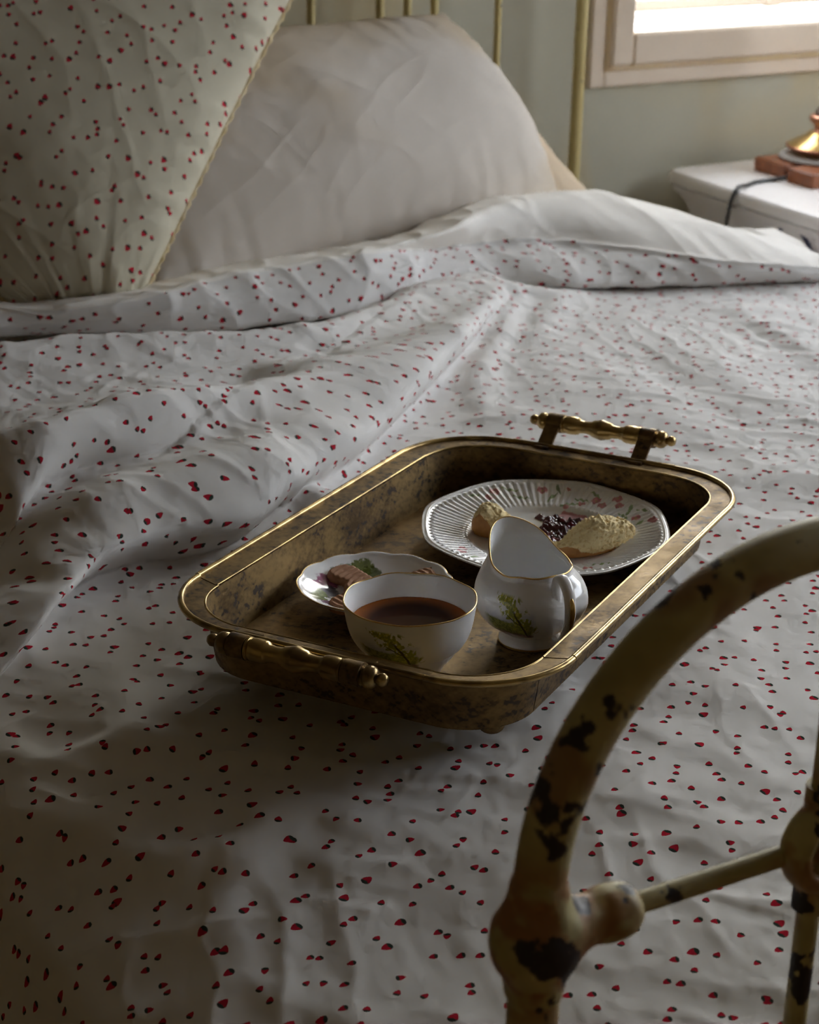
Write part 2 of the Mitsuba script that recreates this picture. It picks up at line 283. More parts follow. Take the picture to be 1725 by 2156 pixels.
def ring_frame(x0, x1, z0, z1, w0, w1, y0, y1, bev):
    """Four bars round an opening: side width w0, bottom and top width w1."""
    return cat(box(x0 - w0, x0, y0, y1, z0 - w1, z1 + w1, bev), box(x1, x1 + w0, y0, y1, z0 - w1, z1 + w1, bev), box(x0 - .001, x1 + .001, y0, y1, z0 - w1, z0, bev), box(x0 - .001, x1 + .001, y0, y1, z1, z1 + w1, bev))
def make_window(key, x0, x1, z0, z1, M):
    """In its own frame the wall's inner face is y = 0 and y points out of the room."""
    tag(key, kind='structure')
    A = lambda part, m, bs, sm=30: add(num(f'{key}__{part}'), place(m, M), bs, sm)
    A('casing', ring_frame(x0 - .052, x1 + .052, z0 - .064, z1 + .064, .032, .030, -.014, .005, .003), 'paint_window')
    A('casing_bead', ring_frame(x0 - .046, x1 + .046, z0 - .056, z1 + .056, .008, .010, -.021, 0, .004), 'paint_bead')
    A('frame', ring_frame(x0, x1, z0, z1, .047, .057, -.027, .03, .005), 'paint_window')
    A('reveal', cat(box(x0 - .03, x0, .03, WT, z0 - .03, z1), box(x1, x1 + .03, .03, WT, z0 - .03, z1), box(x0, x1, .03, WT, z1, z1 + .03)), 'paint_white', False)
    A('sill', cat(box(x0, x1, .03, WT + .06, z0 - .03, z0 - .002, .002), box(x0, x1, 0, .024, z0 - .02, z0 + .001, .003)), 'paint_white')
    A('sash', ring_frame(x0 + .036, x1 - .036, z0 + .026, z1 - .04, .036, .022, .175, .21, .004), 'paint_window')
    xm = (x0 + x1) / 2
    A('mullion', box(xm - .02, xm + .02, .173, .21, z0 + .002, z1, .003), 'paint_window')
    for a, c in ((x0 + .035, xm - .019), (xm + .019, x1 - .035)):
        v = np.array([[a, .193, z0 + .025], [c, .193, z0 + .025], [c, .193, z1 - .039], [a, .193, z1 - .039]])
        A('pane', TM(v, [[0, 1, 2], [0, 2, 3]]), 'window_glass', False)
make_window('window_1', WX0, WX1, WZ0, WZ1, trimesh.transformations.translation_matrix([0, YW, 0]))
make_window('window_2', *RWIN, frame_at(np.array([RX1, 0, 0]), np.array([0, -1., 0]), np.array([1., 0, 0]), np.array([0, 0, 1.])))

# ---------------------------------------------------------------- iron bed
BX0, BX1, FY, HY = .4245, 1.797, .615, 2.62
BEDLAB = 'cream painted iron bed frame, its chipped footboard tube curving through the foreground'
tag('iron_bed', BEDLAB, 'bed frame')
import manifold3d as m3
def sdf_mesh(fn, lo, hi, edge):
    m = m3.Manifold.level_set(lambda x, y, z: -fn(np.array([x, y, z])), [*lo, *hi], edge)
    q = m.to_mesh(); return TM(q.vert_properties[:, :3], q.tri_verts)
def cap_d(p, a, b, r0, r1):
    a, b = np.array(a), np.array(b); t = np.clip((p - a) @ (b - a) / ((b - a) @ (b - a)), 0, 1); return np.linalg.norm(p - a - t * (b - a)) - (r0 + (r1 - r0) * t)
def smin(a, b, k): h = max(k - abs(a - b), 0) / k; return min(a, b) - h * h * k / 4
ZR, RC = .799, .155
arc = [(BX0, FY, z) for z in np.linspace(0.0, .978 - RC, 30)] + [(BX0 + RC - RC * math.cos(t), FY, .978 - RC + RC * math.sin(t)) for t in np.linspace(0, math.pi / 2, 26)[1:]]
arc += [(BX0 + BX1 - x, y, z) for x, y, z in arc[::-1]]
add('iron_bed__footboard_tube', tube(arc, .0132, 28), 'iron_paint', 40)
def knuckle(p):
    x, y, z = p
    d = (math.sqrt((x / .0245) ** 2 + (y / .0215) ** 2 + ((z + .002) / .0265) ** 2) - 1) * .0215
    d = smin(d, cap_d(p, (0, 0, .0), (.038, 0, -.001), .0150, .0128), .008)
    d = smin(d, cap_d(p, (.043, 0, -.001), (.047, 0, -.001), .0148, .0146), .004)
    d = smin(d, cap_d(p, (0, 0, -.03), (0, 0, .026), .0150, .0150), .006)
    return d + .0006 * math.sin(x * 300) * math.sin(z * 260) * math.sin(y * 280)
kn = sdf_mesh(knuckle, (-.032, -.028, -.052), (.068, .028, .046), .0024)
kn = trimesh.smoothing.filter_taubin(kn, iterations=6)
add('iron_bed__knuckle', place(kn, T4 := trimesh.transformations.translation_matrix([BX0, FY, ZR])), 'iron_paint', True)
kr = kn.copy(); kr.vertices[:, 0] *= -1; kr.faces = kr.faces[:, ::-1]
add('iron_bed__knuckle_001', place(kr, trimesh.transformations.translation_matrix([BX1, FY, ZR])), 'iron_paint', True)
add('iron_bed__footboard_rail', tube([(BX0 + .03, FY, ZR - .001), (BX1 - .03, FY, ZR - .001)], .0057, 18), 'iron_paint', 40)
SPX = [.604, .773, .942, 1.111, 1.280, 1.449, 1.618]
def rosette():
    prof = [(0, -.010), (.012, -.0105), (.022, -.009), (.0275, -.004), (.0285, .001), (.0275, .006), (.0235, .0105), (.0195, .0115), (.0170, .0100), (.0160, .0062), (.0125, .0058), (.0085, .0070), (.0060, .0095), (.0030, .0112), (0, .0115)]
    def wob(th, r, z):
        k = np.where((r > .007) & (r < .0175), 1, 0) * (z > .004)
        return r, z + k * .0018 * np.cos(9 * th)
    m = lathe(smooth_prof(prof, 60), 108, wob)
    m.apply_transform(trimesh.transformations.rotation_matrix(math.pi / 2, [1, 0, 0]))   # its face looks towards -y, the foot
    return m
ros = rosette()
for x in SPX:
    add(num('iron_bed__footboard_spindle'), tube([(x - .002, FY, .36), (x - .002, FY, .965)], .0064, 16), 'iron_paint', 40)
    add(num('iron_bed__rosette'), cat(place(ros, trimesh.transformations.translation_matrix([x, FY - .004, ZR + .002])), tube([(x - .002, FY, ZR - .040), (x - .002, FY, ZR - .015)], .0098, 20), tube([(x - .002, FY, ZR + .015), (x - .002, FY, ZR + .036)], .0092, 20)), 'iron_paint', 35)
add('iron_bed__lower_rail', tube([(BX0, FY, .36), (BX1, FY, .36)], .0085, 16), 'iron_paint', 40)
for k, x in enumerate((BX0, BX1)):
    post = [(0, 0), (.012, 0), (.014, .02), (.0105, .03), (.0105, 1.40), (.013, 1.405), (.013, 1.42), (.010, 1.425), (.018, 1.437), (.021, 1.452), (.018, 1.467), (.008, 1.477), (0, 1.478)]
    add(num('iron_bed__headboard_post'), place(lathe(post, 24), trimesh.transformations.translation_matrix([x, HY, 0])), 'iron_paint_head', 35)
    add(num('iron_bed__side_rail'), box(x - .004 if k else x - .014, x + .014 if k else x + .004, FY + .01, HY - .01, .33, .37, .002), 'iron_paint_head')
for x, r in ((1.63, .0058), (1.509, .0066), (1.459, .0066), (1.409, .0066), (1.287, .0066), (1.111, .0066), (.935, .0066), (.813, .0066), (.763, .0066), (.713, .0066), (.592, .0058)):
    add(num('iron_bed__headboard_spindle'), tube([(x, HY, .40), (x, HY, 1.34)], r, 14), 'iron_paint_head', 40)
for z in (.40, 1.34):
    add(num('iron_bed__headboard_rail'), tube([(BX0, HY, z), (BX1, HY, z)], .009, 16), 'iron_paint_head', 40)

mt = box(.44, 1.785, .65, 2.575, .37, .602, .03)
add('mattress', mt, 'ticking', True)
tag('mattress', 'pale mattress under the strawberry printed duvet on the iron bed', 'mattress')

# ---------------------------------------------------------------- duvet
Z0 = .635
XS, YS = np.arange(.08, 1.97, .0032), np.arange(.60, 2.34, .0032)
X, Y = np.meshgrid(XS, YS, indexing='ij')
def build_duvet():
    P = []
    for pts in FOLDS:
        p = np.array(pts)
        s = np.r_[0, np.cumsum(np.linalg.norm(np.diff(p[:, :2], axis=0), axis=1))]
        t = np.linspace(0, s[-1], max(2, int(s[-1] / .008)))
        P.append(np.stack([PchipInterpolator(s, p[:, k])(t) for k in range(3)], 1))
    r2 = np.array(FOLDS[0]); k2 = np.clip((r2[:, 2] - .036) / .05, 0, 1)
    for dy, dz in ((.012, -.001), (.05, -.045), (.09, -.075)): P.append(np.stack([r2[:, 0], r2[:, 1] + dy, np.maximum(r2[:, 2] + dz * k2, .010)], 1))
    r3 = np.array(FOLDS[3]); k3 = np.clip((r3[:, 2] - .036) / .05, 0, 1)
    for dy, dz in ((.012, -.001), (.05, -.032), (.075, -.040)):                        # the big roll has a rounded top and falls away behind
        P.append(np.stack([r3[:, 0], r3[:, 1] + dy, r3[:, 2] + dz * k3], 1)[k3 > .1])
    P = np.vstack(P)
    ax, ay = np.meshgrid(np.arange(.02, 2.05, .05), np.arange(.55, 2.40, .05), indexing='ij')
    A = np.stack([ax.ravel(), ay.ravel()], 1)
    from scipy.spatial import cKDTree
    d, _ = cKDTree(P[:, :2]).query(A)
    inner = (A[:, 0] > .34) | (A[:, 1] > 1.15)
    A = A[(d > .06) & inner]
    P = np.vstack([P, np.c_[A, 0 * A[:, 0]]])
    lo = np.stack([np.repeat(.0, 30), np.linspace(.5, 1.2, 30), np.full(30, -.09)], 1)
    P = np.vstack([P, lo])
    _, i = np.unique(np.round(P[:, :2], 4), axis=0, return_index=True); P = P[i]
    z = LinearNDInterpolator(P[:, :2], P[:, 2], fill_value=0)(X, Y)
    z = .45 * gaussian_filter(z, 2.0) + .55 * gaussian_filter(z, 4.2)
    # soft filling, wrinkles and crumpled cotton
    q = np.stack([X, Y, 0 * X], -1)
    def nz(sx, sy, ang, seed, off=0):
        c, s = math.cos(ang), math.sin(ang)
        return meshkit.noise(np.stack([(X * c + Y * s) * sx, (-X * s + Y * c) * sy, np.full_like(X, off)], -1), seed)
    wx, wy = meshkit.fbm(q * 9, 3, 5) - .5, meshkit.fbm(q * 9 + 40, 3, 6) - .5
    def ridged(sx, sy, ang, seed, wp=.05):
        c, s = math.cos(ang), math.sin(ang); U, V = X + wp * wx, Y + wp * wy
        n = meshkit.noise(np.stack([(U * c + V * s) * sx, (-U * s + V * c) * sy, 0 * X], -1), seed)
        return (1 - np.abs(2 * n - 1)) ** 3
    z = z + .005 * (meshkit.fbm(q * 4.2, 2, 3) - .5)
    right = np.maximum(np.clip((X + .35 * Y - 1.05) / .35, 0, 1), 1.3 * np.clip((1.32 - Y) / .2, 0, 1))
    m1 = np.clip(2.2 * meshkit.noise(q * 5, 9) - .5, 0, 1); m2 = np.clip(2.2 * meshkit.noise(q * 7, 19) - .5, 0, 1)
    z = z + .0030 * m1 * ridged(3.5, 17, -.75, 21) * (.25 + .75 * right) + .0022 * m2 * ridged(5, 22, -.55, 22) * (.4 + .6 * right)
    z = z + .0020 * (1 - m1) * ridged(6, 26, -1.9, 23) * (.5 + .5 * right) + .0016 * ridged(12, 40, -.9, 24) * m2 + .0014 * ridged(14, 38, .4, 27) * m1
    z = z + .0016 * (meshkit.fbm(q * 42, 2, 25) - .5) + .0007 * (meshkit.fbm(np.stack([X * 170, Y * 95, 0 * X], -1), 2, 26) - .5)
    s = np.clip((.76 - X) / .48, 0, 1); z = z - .062 * s ** 1.7 * np.clip((1.40 - Y) / .35, 0, 1)      # it sinks towards the near left edge
    # where it hangs over the sides and tucks behind the footboard
    xe = np.interp(Y, [.6, 1.15, 1.4, 1.8, 2.3], [.318, .300, .315, .38, .44])
    d = np.clip(xe - X, 0, None) / .09; z = z - .30 * d ** 1.5 / (1 + .25 * d ** 1.5) - .012 * d * (meshkit.noise(np.stack([Y * 9, X * 2, 0 * X], -1), 8) - .5)
    d = np.clip(X - 1.84, 0, None) / .10; z = z - .22 * d ** 1.6
    d = np.clip(.665 - Y, 0, None) / .06; z = z - .06 * d ** 1.6 * (X > 0)
    return z
def overhang(name, reach, amount, lift):
    """The cloth on the far side of a valley line rolls over it: a push towards the line, and a lift."""
    from scipy.spatial import cKDTree
    p = np.array(FOLDS[NAMES.index(name)])[:, :2]; s = np.r_[0, np.cumsum(np.linalg.norm(np.diff(p, axis=0), axis=1))]; t = np.linspace(0, s[-1], int(s[-1] / .002))
    q = np.stack([gaussian_filter(PchipInterpolator(s, p[:, k])(t), 8, mode='nearest') for k in (0, 1)], 1); tan = np.gradient(q, axis=0); tan /= np.linalg.norm(tan, axis=1, keepdims=True)
    P = np.stack([X.ravel(), Y.ravel()], 1); dist, i = cKDTree(q).query(P, distance_upper_bound=reach * 5)
    ok = np.isfinite(dist); i = np.where(ok, i, 0); w = P - q[i]; side = tan[i, 0] * w[:, 1] - tan[i, 1] * w[:, 0]
    ends = np.clip(t[i] / .08, 0, 1) * np.clip((t[-1] - t[i]) / .25, 0, 1)
    g = np.where(ok & (side > 0), dist / reach * np.exp(1 - dist / reach), 0) * ends * (.75 + .5 * meshkit.noise(np.c_[t[i] * 14, 0 * t[i], 0 * t[i]], 71))
    push = -w / np.maximum(dist, 1e-6)[:, None] * (amount * g)[:, None]
    push[~ok] = 0
    return push.reshape(*X.shape, 2), (lift * g).reshape(X.shape)
DZ = build_duvet()
p1, l1 = overhang('V4', .021, .036, .017); p2, l2 = overhang('V3', .020, .026, .010)
DZ = DZ + l1 + l2
def arc_uv(z):
    i0 = int(np.argmin(np.abs(XS - 1.0))); j0 = int(np.argmin(np.abs(YS - 1.2)))
    zs = gaussian_filter(z, 2)
    du = np.hypot(np.diff(X, axis=0), np.diff(zs, axis=0)); u = np.vstack([np.zeros((1, X.shape[1])), np.cumsum(du, 0)]); u = u - u[i0] + 1.0
    dv = np.hypot(np.diff(Y, axis=1), np.diff(zs, axis=1)); v = np.hstack([np.zeros((X.shape[0], 1)), np.cumsum(dv, 1)]); v = v - v[:, j0:j0 + 1] + 1.2
    return np.stack([u, v], -1).reshape(-1, 2)
dv = TM(np.stack([X + p1[..., 0] + p2[..., 0], Y + p1[..., 1] + p2[..., 1], Z0 + DZ], -1).reshape(-1, 3), grid_faces(*X.shape)[:, ::-1])
dv.faces = dv.faces[:, ::-1]
add('duvet__cover', dv, 'cloth_berry', True, uv=arc_uv(DZ))
tag('duvet', 'rumpled white duvet printed with small strawberries, covering the bed', 'duvet')
tag('duvet__cover', 'strawberry printed upper side with deep folds')

def build_flap():
    xs = np.linspace(.57, 1.885, 420)
    lip, seam, cr = (np.stack([xs] + [gaussian_filter(PchipInterpolator(np.array(c)[:, 0], np.array(c)[:, k])(xs), 6) for k in (1, 2)], 1) for c in (FLAP_LIP, FLAP_SEAM, FLAP_CREST))
    k = np.clip((xs - 1.10) / .16, 0, 1)[:, None]; k = k * k * (3 - 2 * k)
    seam = k * seam + (1 - k) * (cr + [0, .012, -.001])
    z = lambda a, y, h: a + np.array([0, y, h])
    start = z(lip, .06, -.004); under = z(lip, .022, -.008); low = z(lip, -.001, .000); mid = .5 * (lip + np.where(k > .5, seam, cr)) + [0, -.008, .004]
    pre = .5 * (seam + cr) * k + (1 - k) * (cr + [0, .02, .001]) + np.array([0, -.004, .006]) * k
    crest = k * cr + (1 - k) * (cr + [0, .04, -.004])
    b1, b2, b3 = z(crest, .05, -.008), z(crest, .12, -.034), z(crest, .19, -.06)
    b3[:, 2] = np.maximum(b3[:, 2], .648); b2[:, 2] = np.maximum(b2[:, 2], .652)
    K = np.stack([start, under, low, mid, seam, pre, crest, b1, b2, b3], 1)
    from scipy.interpolate import CubicSpline
    tk = np.array([0, .8, 1.5, 2.5, 3.4, 4.3, 5.2, 6.2, 7.6, 9.0]); tt = np.linspace(0, 9, 170)
    Q = PchipInterpolator(tk, K, axis=1)(tt); Q = gaussian_filter(Q, (2, 2.2, 0))
    tu = np.gradient(Q, axis=0); tv = np.gradient(Q, axis=1); n = np.cross(tu, tv); n /= np.linalg.norm(n, axis=-1, keepdims=True)
    sx, tt2 = np.meshgrid(xs, tt, indexing='ij')
    q = np.stack([sx, tt2 * .03, 0 * sx], -1)
    w = meshkit.fbm(q * 9, 3, 41) - .5
    f = lambda ax, ay, ang, sd: (1 - np.abs(2 * meshkit.noise(np.stack([((sx + .06 * w) * math.cos(ang) + tt2 * .03 * math.sin(ang)) * ax, (-(sx + .06 * w) * math.sin(ang) + tt2 * .03 * math.cos(ang)) * ay, 0 * sx], -1), sd) - 1)) ** 2.5
    plain = np.clip((tt2 - 3.4) / .5, 0, 1)
    hgt = .0030 * f(16, 8, .25, 42) + .006 * plain * f(4, 16, .25, 43) * np.clip((sx - 1.2) / .3, 0, 1) + .0022 * f(26, 22, .9, 44) + .004 * (meshkit.fbm(q * 7, 2, 45) - .5) + .0010 * (meshkit.fbm(q * 60, 2, 46) - .5)
    # the hem's stitched edge stands a little proud
    hgt = hgt + .0035 * np.exp(-((tt2 - 3.38) / .10) ** 2) * k
    Q = Q + n * hgt[..., None]
    js = int(np.searchsorted(tt, 3.40))
    u = sx * 1.0; dvv = np.linalg.norm(np.diff(Q, axis=1), axis=-1); v = np.hstack([np.zeros((len(xs), 1)), np.cumsum(dvv, 1)])
    UV = np.stack([u + .4, v + .7], -1)
    def piece(a, b): return TM(Q[:, a:b].reshape(-1, 3), grid_faces(len(xs), b - a)), UV[:, a:b].reshape(-1, 2)
    return piece(0, js + 1), piece(js, Q.shape[1])
(fm, fuv), (lm, luv) = build_flap()
add('duvet__turned_hem', fm, 'cloth_berry', True, uv=fuv); tag('duvet__turned_hem', 'strawberry printed hem along the turned back top edge')
add('duvet__lining', lm, 'cloth_plain', True, uv=luv); tag('duvet__lining', 'plain cream lining of the turned back top edge')

# ---------------------------------------------------------------- pillows
def pillow(TL, TR, BR, BL, tf, tb, seed, gather=.0035, nu=220, nv=220, pinch=.055, fold=0., dents=(), bulge=()):
    """A filled pillow on four corners (its seam runs round them): front thickness tf, back tb."""
    TL, TR, BR, BL = (np.array(c, float) for c in (TL, TR, BR, BL))
    def g(k): a = np.linspace(-1, 1, k); return np.sign(a) * (1 - (1 - np.abs(a)) ** 1.35)
    s, t = np.meshgrid(g(nu), g(nv), indexing='ij')
    se, te = s * (1 - pinch * (1 - t ** 2) * np.abs(s) ** 2), t * (1 - pinch * (1 - s ** 2) * np.abs(t) ** 2)
    a, b = (se + 1)[..., None] / 2, (te + 1)[..., None] / 2
    base = (1 - b) * ((1 - a) * BL + a * BR) + b * ((1 - a) * TL + a * TR)
    for side_, vec in bulge: base = base + (((1 + side_ * s) / 2) ** 2 * (1 - t ** 2))[..., None] * np.array(vec)
    n = np.cross((BR + TR - BL - TL), (TL + TR - BL - BR)); n /= np.linalg.norm(n)
    Wd, Hd = np.linalg.norm(BR + TR - BL - TL) / 2, np.linalg.norm(TL + TR - BL - BR) / 2
    es, et = (1 - np.abs(s)) * Wd / 2, (1 - np.abs(t)) * Hd / 2
    prof = ((1 - s ** 2) * (1 - t ** 2)) ** .46
    u, v = s * Wd / 2, t * Hd / 2
    q = np.stack([u, v, 0 * u + seed], -1)
    def side(th, sd):
        # gathers run in from the seam and die out
        gs = (meshkit.noise(np.stack([v * 55, es * 6, 0 * u], -1), sd) - .5) * np.exp(-es / .055) * np.clip(es / .006, 0, 1)
        gt = (meshkit.noise(np.stack([u * 55, et * 6, 0 * u], -1), sd + 1) - .5) * np.exp(-et / .055) * np.clip(et / .006, 0, 1)
        w = meshkit.fbm(q * 8, 3, sd + 2) - .5
        r = lambda ax, ay, an, k: (1 - np.abs(2 * meshkit.noise(np.stack([((u + .05 * w) * math.cos(an) + v * math.sin(an)) * ax, (-(u + .05 * w) * math.sin(an) + v * math.cos(an)) * ay, 0 * u], -1), k) - 1)) ** 3
        h = th * prof * (1 + .22 * (meshkit.fbm(q * 4, 2, sd + 3) - .5))
        wr = .007 * fold * r(3.5, 13, -.6, sd + 4) + .004 * fold * r(7, 20, -1.2, sd + 5) + .0011 * r(9, 26, .5, sd + 6) + .0016 * r(11, 11, 1.0, sd + 8) + .0014 * (meshkit.fbm(q * 45, 2, sd + 7) - .5)
        for (du, dv_, rad, dep) in dents: h = h - dep * np.exp(-(((s - du) ** 2 + (t - dv_) ** 2) / rad ** 2))
        return h + (gs + gt) * gather * 3.2 + wr * np.clip(prof * 2.2, 0, 1)
    ruff = .006 * (meshkit.noise(np.stack([(u + v) * 45, (u - v) * 45, 0 * u], -1), seed + 60) - .5) * np.exp(-np.minimum(es, et) / .01)
    F = base + n * (side(tf, seed) + ruff)[..., None]; B = base + n * (-side(tb, seed + 30) + ruff)[..., None]
    edge = (np.abs(s) > .9999) | (np.abs(t) > .9999)
    B[edge] = F[edge] = base[edge] + n * ruff[edge][..., None]
    f = grid_faces(nu, nv)
    m = TM(np.vstack([F.reshape(-1, 3), B.reshape(-1, 3)]), np.vstack([f, f[:, ::-1] + nu * nv]))
    a1 = BR + TR - BL - TL; a1 /= np.linalg.norm(a1); a2 = np.cross(n, a1)
    uv = np.vstack([np.stack([base @ a1, base @ a2], -1).reshape(-1, 2), np.stack([base @ a1 + 3, base @ a2], -1).reshape(-1, 2)])
    rim = np.vstack([F[:, 0], F[-1, 1:], F[-2::-1, -1], F[0, -2:0:-1]])
    return m, uv, rim, n
C0 = np.array([.7934, 2.1235, .672]); E1 = np.array([.6001, .2446, .7616]); E2 = np.array([-.7601, .4711, .4476])
BLP = np.array([.6603, 2.1647, .6758])
m, uv, rim, n = pillow(BLP + .60 * E2 + .36 * E1, C0 + .60 * E1, C0, BLP, .100, .055, 3, gather=.004, fold=.3, nu=260, nv=260, pinch=.03, bulge=((-1, .16 * E2 - .06 * E1),))
add('pillow', m, 'cloth_berry_pillow', True, uv=uv)
tag('pillow', 'strawberry printed pillow with yellowish corded edge, leaning in front of the plain pillow', 'pillow')
rim2 = rim[::2]; rim2 = rim2 + n * .002
add('pillow__piping', tube(np.vstack([rim2, rim2[:1]]), .0042 + .0016 * np.sin(np.arange(len(rim2) + 1) * 1.9), 8, False), 'piping_yellow', True)
tag('pillow__piping', 'yellowish corded seam')
m, uv, rim, n = pillow((.80, 2.565, .925), (1.489, 2.555, .958), (1.625, 2.405, .672), (.86, 2.24, .636), .120, .035, 101, gather=.002, fold=.25, pinch=.02, dents=((.35, .55, .5, .02),), bulge=((1, (.030, .0, .005)),))
add('pillow_001', m, 'cloth_cream', True, uv=uv)
tag('pillow_001', 'large plain white pillow propped against the headboard behind the printed one', 'pillow')
m, uv, rim, n = pillow((.95, 2.585, .80), (1.622, 2.575, .834), (1.735, 2.468, .662), (1.0, 2.42, .655), .03, .015, 201, gather=.002, fold=.5, pinch=.03)
add('pillow_002', m, 'cloth_tan', True, uv=uv)
tag('pillow_002', 'plain tan pillow of which only the edge shows, squeezed between white pillow and bedpost', 'pillow')

# ---------------------------------------------------------------- nightstand, lamp, cables
def rrect(hx, hy, R, nc=8, ns=2):
    """Rounded rectangle, counter-clockwise from (hx, -hy + R)."""
    P = []
    for k, (cx, cy) in enumerate(((hx - R, hy - R), (-hx + R, hy - R), (-hx + R, -hy + R), (hx - R, -hy + R))):
        for a in np.linspace(k * math.pi / 2, (k + 1) * math.pi / 2, nc): P.append((cx + R * math.cos(a), cy + R * math.sin(a)))
    return np.array(P)
NX0, NX1, NY0, NY1, NZ = 2.025, 2.62, 2.12, 2.665, .647
ncx, ncy, nhx, nhy = (NX0 + NX1) / 2, (NY0 + NY1) / 2, (NX1 - NX0) / 2, (NY1 - NY0) / 2
def stack(prof, R0=.03):
    return fix(loft([np.c_[rrect(nhx - i, nhy - i, max(R0 - i * .6, .004)) + [ncx, ncy], np.full(32, z)] for i, z in prof], True, (True, True)))
prin('paint_chipped', proc(lambda p, n, uv: mix(C3(.80, .77, .75), C3(.18, .13, .11), smoothstep(.74, .79, fbm(p.x * 26, p.y * 26, p.z * 55, 4)) * smoothstep(.0, .006, .638 - p.z))), .35)
tag('nightstand', 'white painted nightstand with worn moulded edge standing under the window', 'nightstand')
add('nightstand__top', stack([(.006, NZ - .026), (.001, NZ - .022), (0, NZ - .012), (.0015, NZ - .005), (.005, NZ - .001), (.009, NZ)]), 'paint_chipped', 35)
add('nightstand__moulding', stack([(.030, .535), (.038, .552), (.036, .570), (.029, .588), (.018, .603), (.008, .612), (.005, .6205)]), 'paint_chipped', 50)
add('nightstand__body', stack([(.040, .09), (.040, .536)]), 'paint_chipped')
add('nightstand__plinth', stack([(.028, .05), (.026, .06), (.026, .085), (.034, .09)]), 'paint_chipped')
for k, z in enumerate((.405, .255)):
    d = num('nightstand__drawer'); add(d, box(NX0 + .07, NX1 - .07, NY0 + .028, NY0 + .045, z - .065, z + .065, .004), 'paint_chipped')
    add(d + '__knob', place(lathe([(0, .0), (.006, 0), (.006, .010), (.014, .018), (.014, .024), (0, .028)], 24), frame_at(np.array([ncx, NY0 + .029, z]), np.array([1, 0, 0]), np.array([0, 0, 1.]), np.array([0, -1, 0]))), 'brass_edge')
for sx in (-1, 1):
    for sy in (-1, 1):
        add(num('nightstand__foot'), place(lathe([(0, 0), (.018, 0), (.026, .02), (.028, .035), (.02, .0505), (0, .0505)], 24), trimesh.transformations.translation_matrix([ncx + sx * (nhx - .07), ncy + sy * (nhy - .07), 0])), 'paint_chipped')
def wood_red(p, n, uv): return mix(C3(.36, .125, .045), C3(.20, .060, .022), fbm(p.x * 30, p.y * 240, p.z * 12, 3))
prin('wood_red', proc(wood_red), .38)
tag('lamp_plinth', 'reddish brown wooden plinth under the brass lamp on the nightstand', 'wooden plinth')
add('lamp_plinth__board', cat(box(2.168, 2.385, 2.496, 2.585, NZ + .0002, NZ + .0255, .004), box(2.20, 2.385, 2.476, 2.50, NZ + .0002, NZ + .0255, .002)), 'wood_red')
add('lamp_plinth__board_001', box(2.158, 2.385, 2.410, 2.480, NZ + .0002, NZ + .0262, .003), 'wood_red')
LX, LY, LZ = 2.272, 2.512, NZ + .0265
prin('brass_lamp', (.62, .43, .16), .22, 1.0); prin('copper', (.55, .26, .16), .3, .9); prin('dark_bronze', (.085, .062, .045), .35, .8); prin('felt_grey', (.40, .39, .37), .7)
tag('table_lamp', 'brass table lamp with domed base and dark column on nightstand', 'lamp')
LT = trimesh.transformations.translation_matrix([LX, LY, LZ])
add('table_lamp__foot_disc', place(lathe([(0, 0), (.080, 0), (.083, .003), (.080, .0065), (.060, .009), (0, .009)], 64), LT), 'felt_grey')
add('table_lamp__base', place(lathe(smooth_prof([(.052, .0085), (.058, .012), (.066, .018), (.0685, .021), (.069, .0235), (.066, .0262), (.058, .0312), (.046, .0375), (.036, .0435), (.030, .0485), (.0, .049)], 50), 80), LT), 'brass_lamp', 40)
add('table_lamp__bead_ring', place(lathe([(.060, .0125), (.0705, .0195), (.0715, .0225), (.0690, .0248), (.062, .022)], 160, lambda th, r, z: (r + .0006 * np.cos(60 * th), z)), LT), 'copper', 50)
add('table_lamp__neck', place(lathe(smooth_prof([(0, .048), (.027, .0485), (.0235, .0515), (.0225, .0545), (.0255, .0575), (.0245, .0600), (.0270, .0630), (.0325, .0670), (.0345, .0715), (.0335, .0755), (.027, .0785), (.0, .079)], 50), 48), LT), 'copper', 40)
add('table_lamp__column', place(lathe([(0, .078), (.024, .0785), (.026, .0825), (.022, .0885), (.0165, .0925), (.0155, .30), (.018, .305), (.018, .315), (.010, .33), (.008, .42), (0, .42)], 40), LT), 'dark_bronze', 35)
add('table_lamp__shade', place(lathe([(.165, .40), (.167, .40), (.092, .62), (.090, .62), (.165, .40)], 64), LT), 'cloth_plain', 30)
prin('cable_black', (.015, .016, .018), .4); prin('cable_blue', (.015, .022, .06), .4)
NT = NZ + .0036
tag('power_cable', 'thin black cable running from the lamp over the nightstand edge', 'cable')
add('power_cable', tube(curve([(2.20, 2.487, NT + .004), (2.165, 2.486, NT + .002), (2.135, 2.490, NT), (2.095, 2.487, NT), (2.055, 2.468, NT + .001), (2.030, 2.456, NT + .001), (2.019, 2.453, NZ - .008), (2.017, 2.458, .61), (2.018, 2.466, .57), (2.020, 2.47, .48), (2.03, 2.46, .30)], 90), .0034, 10), 'cable_black', True)
tag('power_cable_001', 'dark blue cable hanging in a loop in front of the nightstand', 'cable')
add('power_cable_001', tube(curve([(2.045, 2.40, .47), (2.045, 2.385, .55), (2.045, 2.364, .590), (2.045, 2.350, .602), (2.045, 2.329, .609), (2.045, 2.301, .606), (2.045, 2.281, .593), (2.045, 2.264, .574), (2.045, 2.245, .53), (2.045, 2.24, .44)], 80), .0034, 10), 'cable_blue', True)

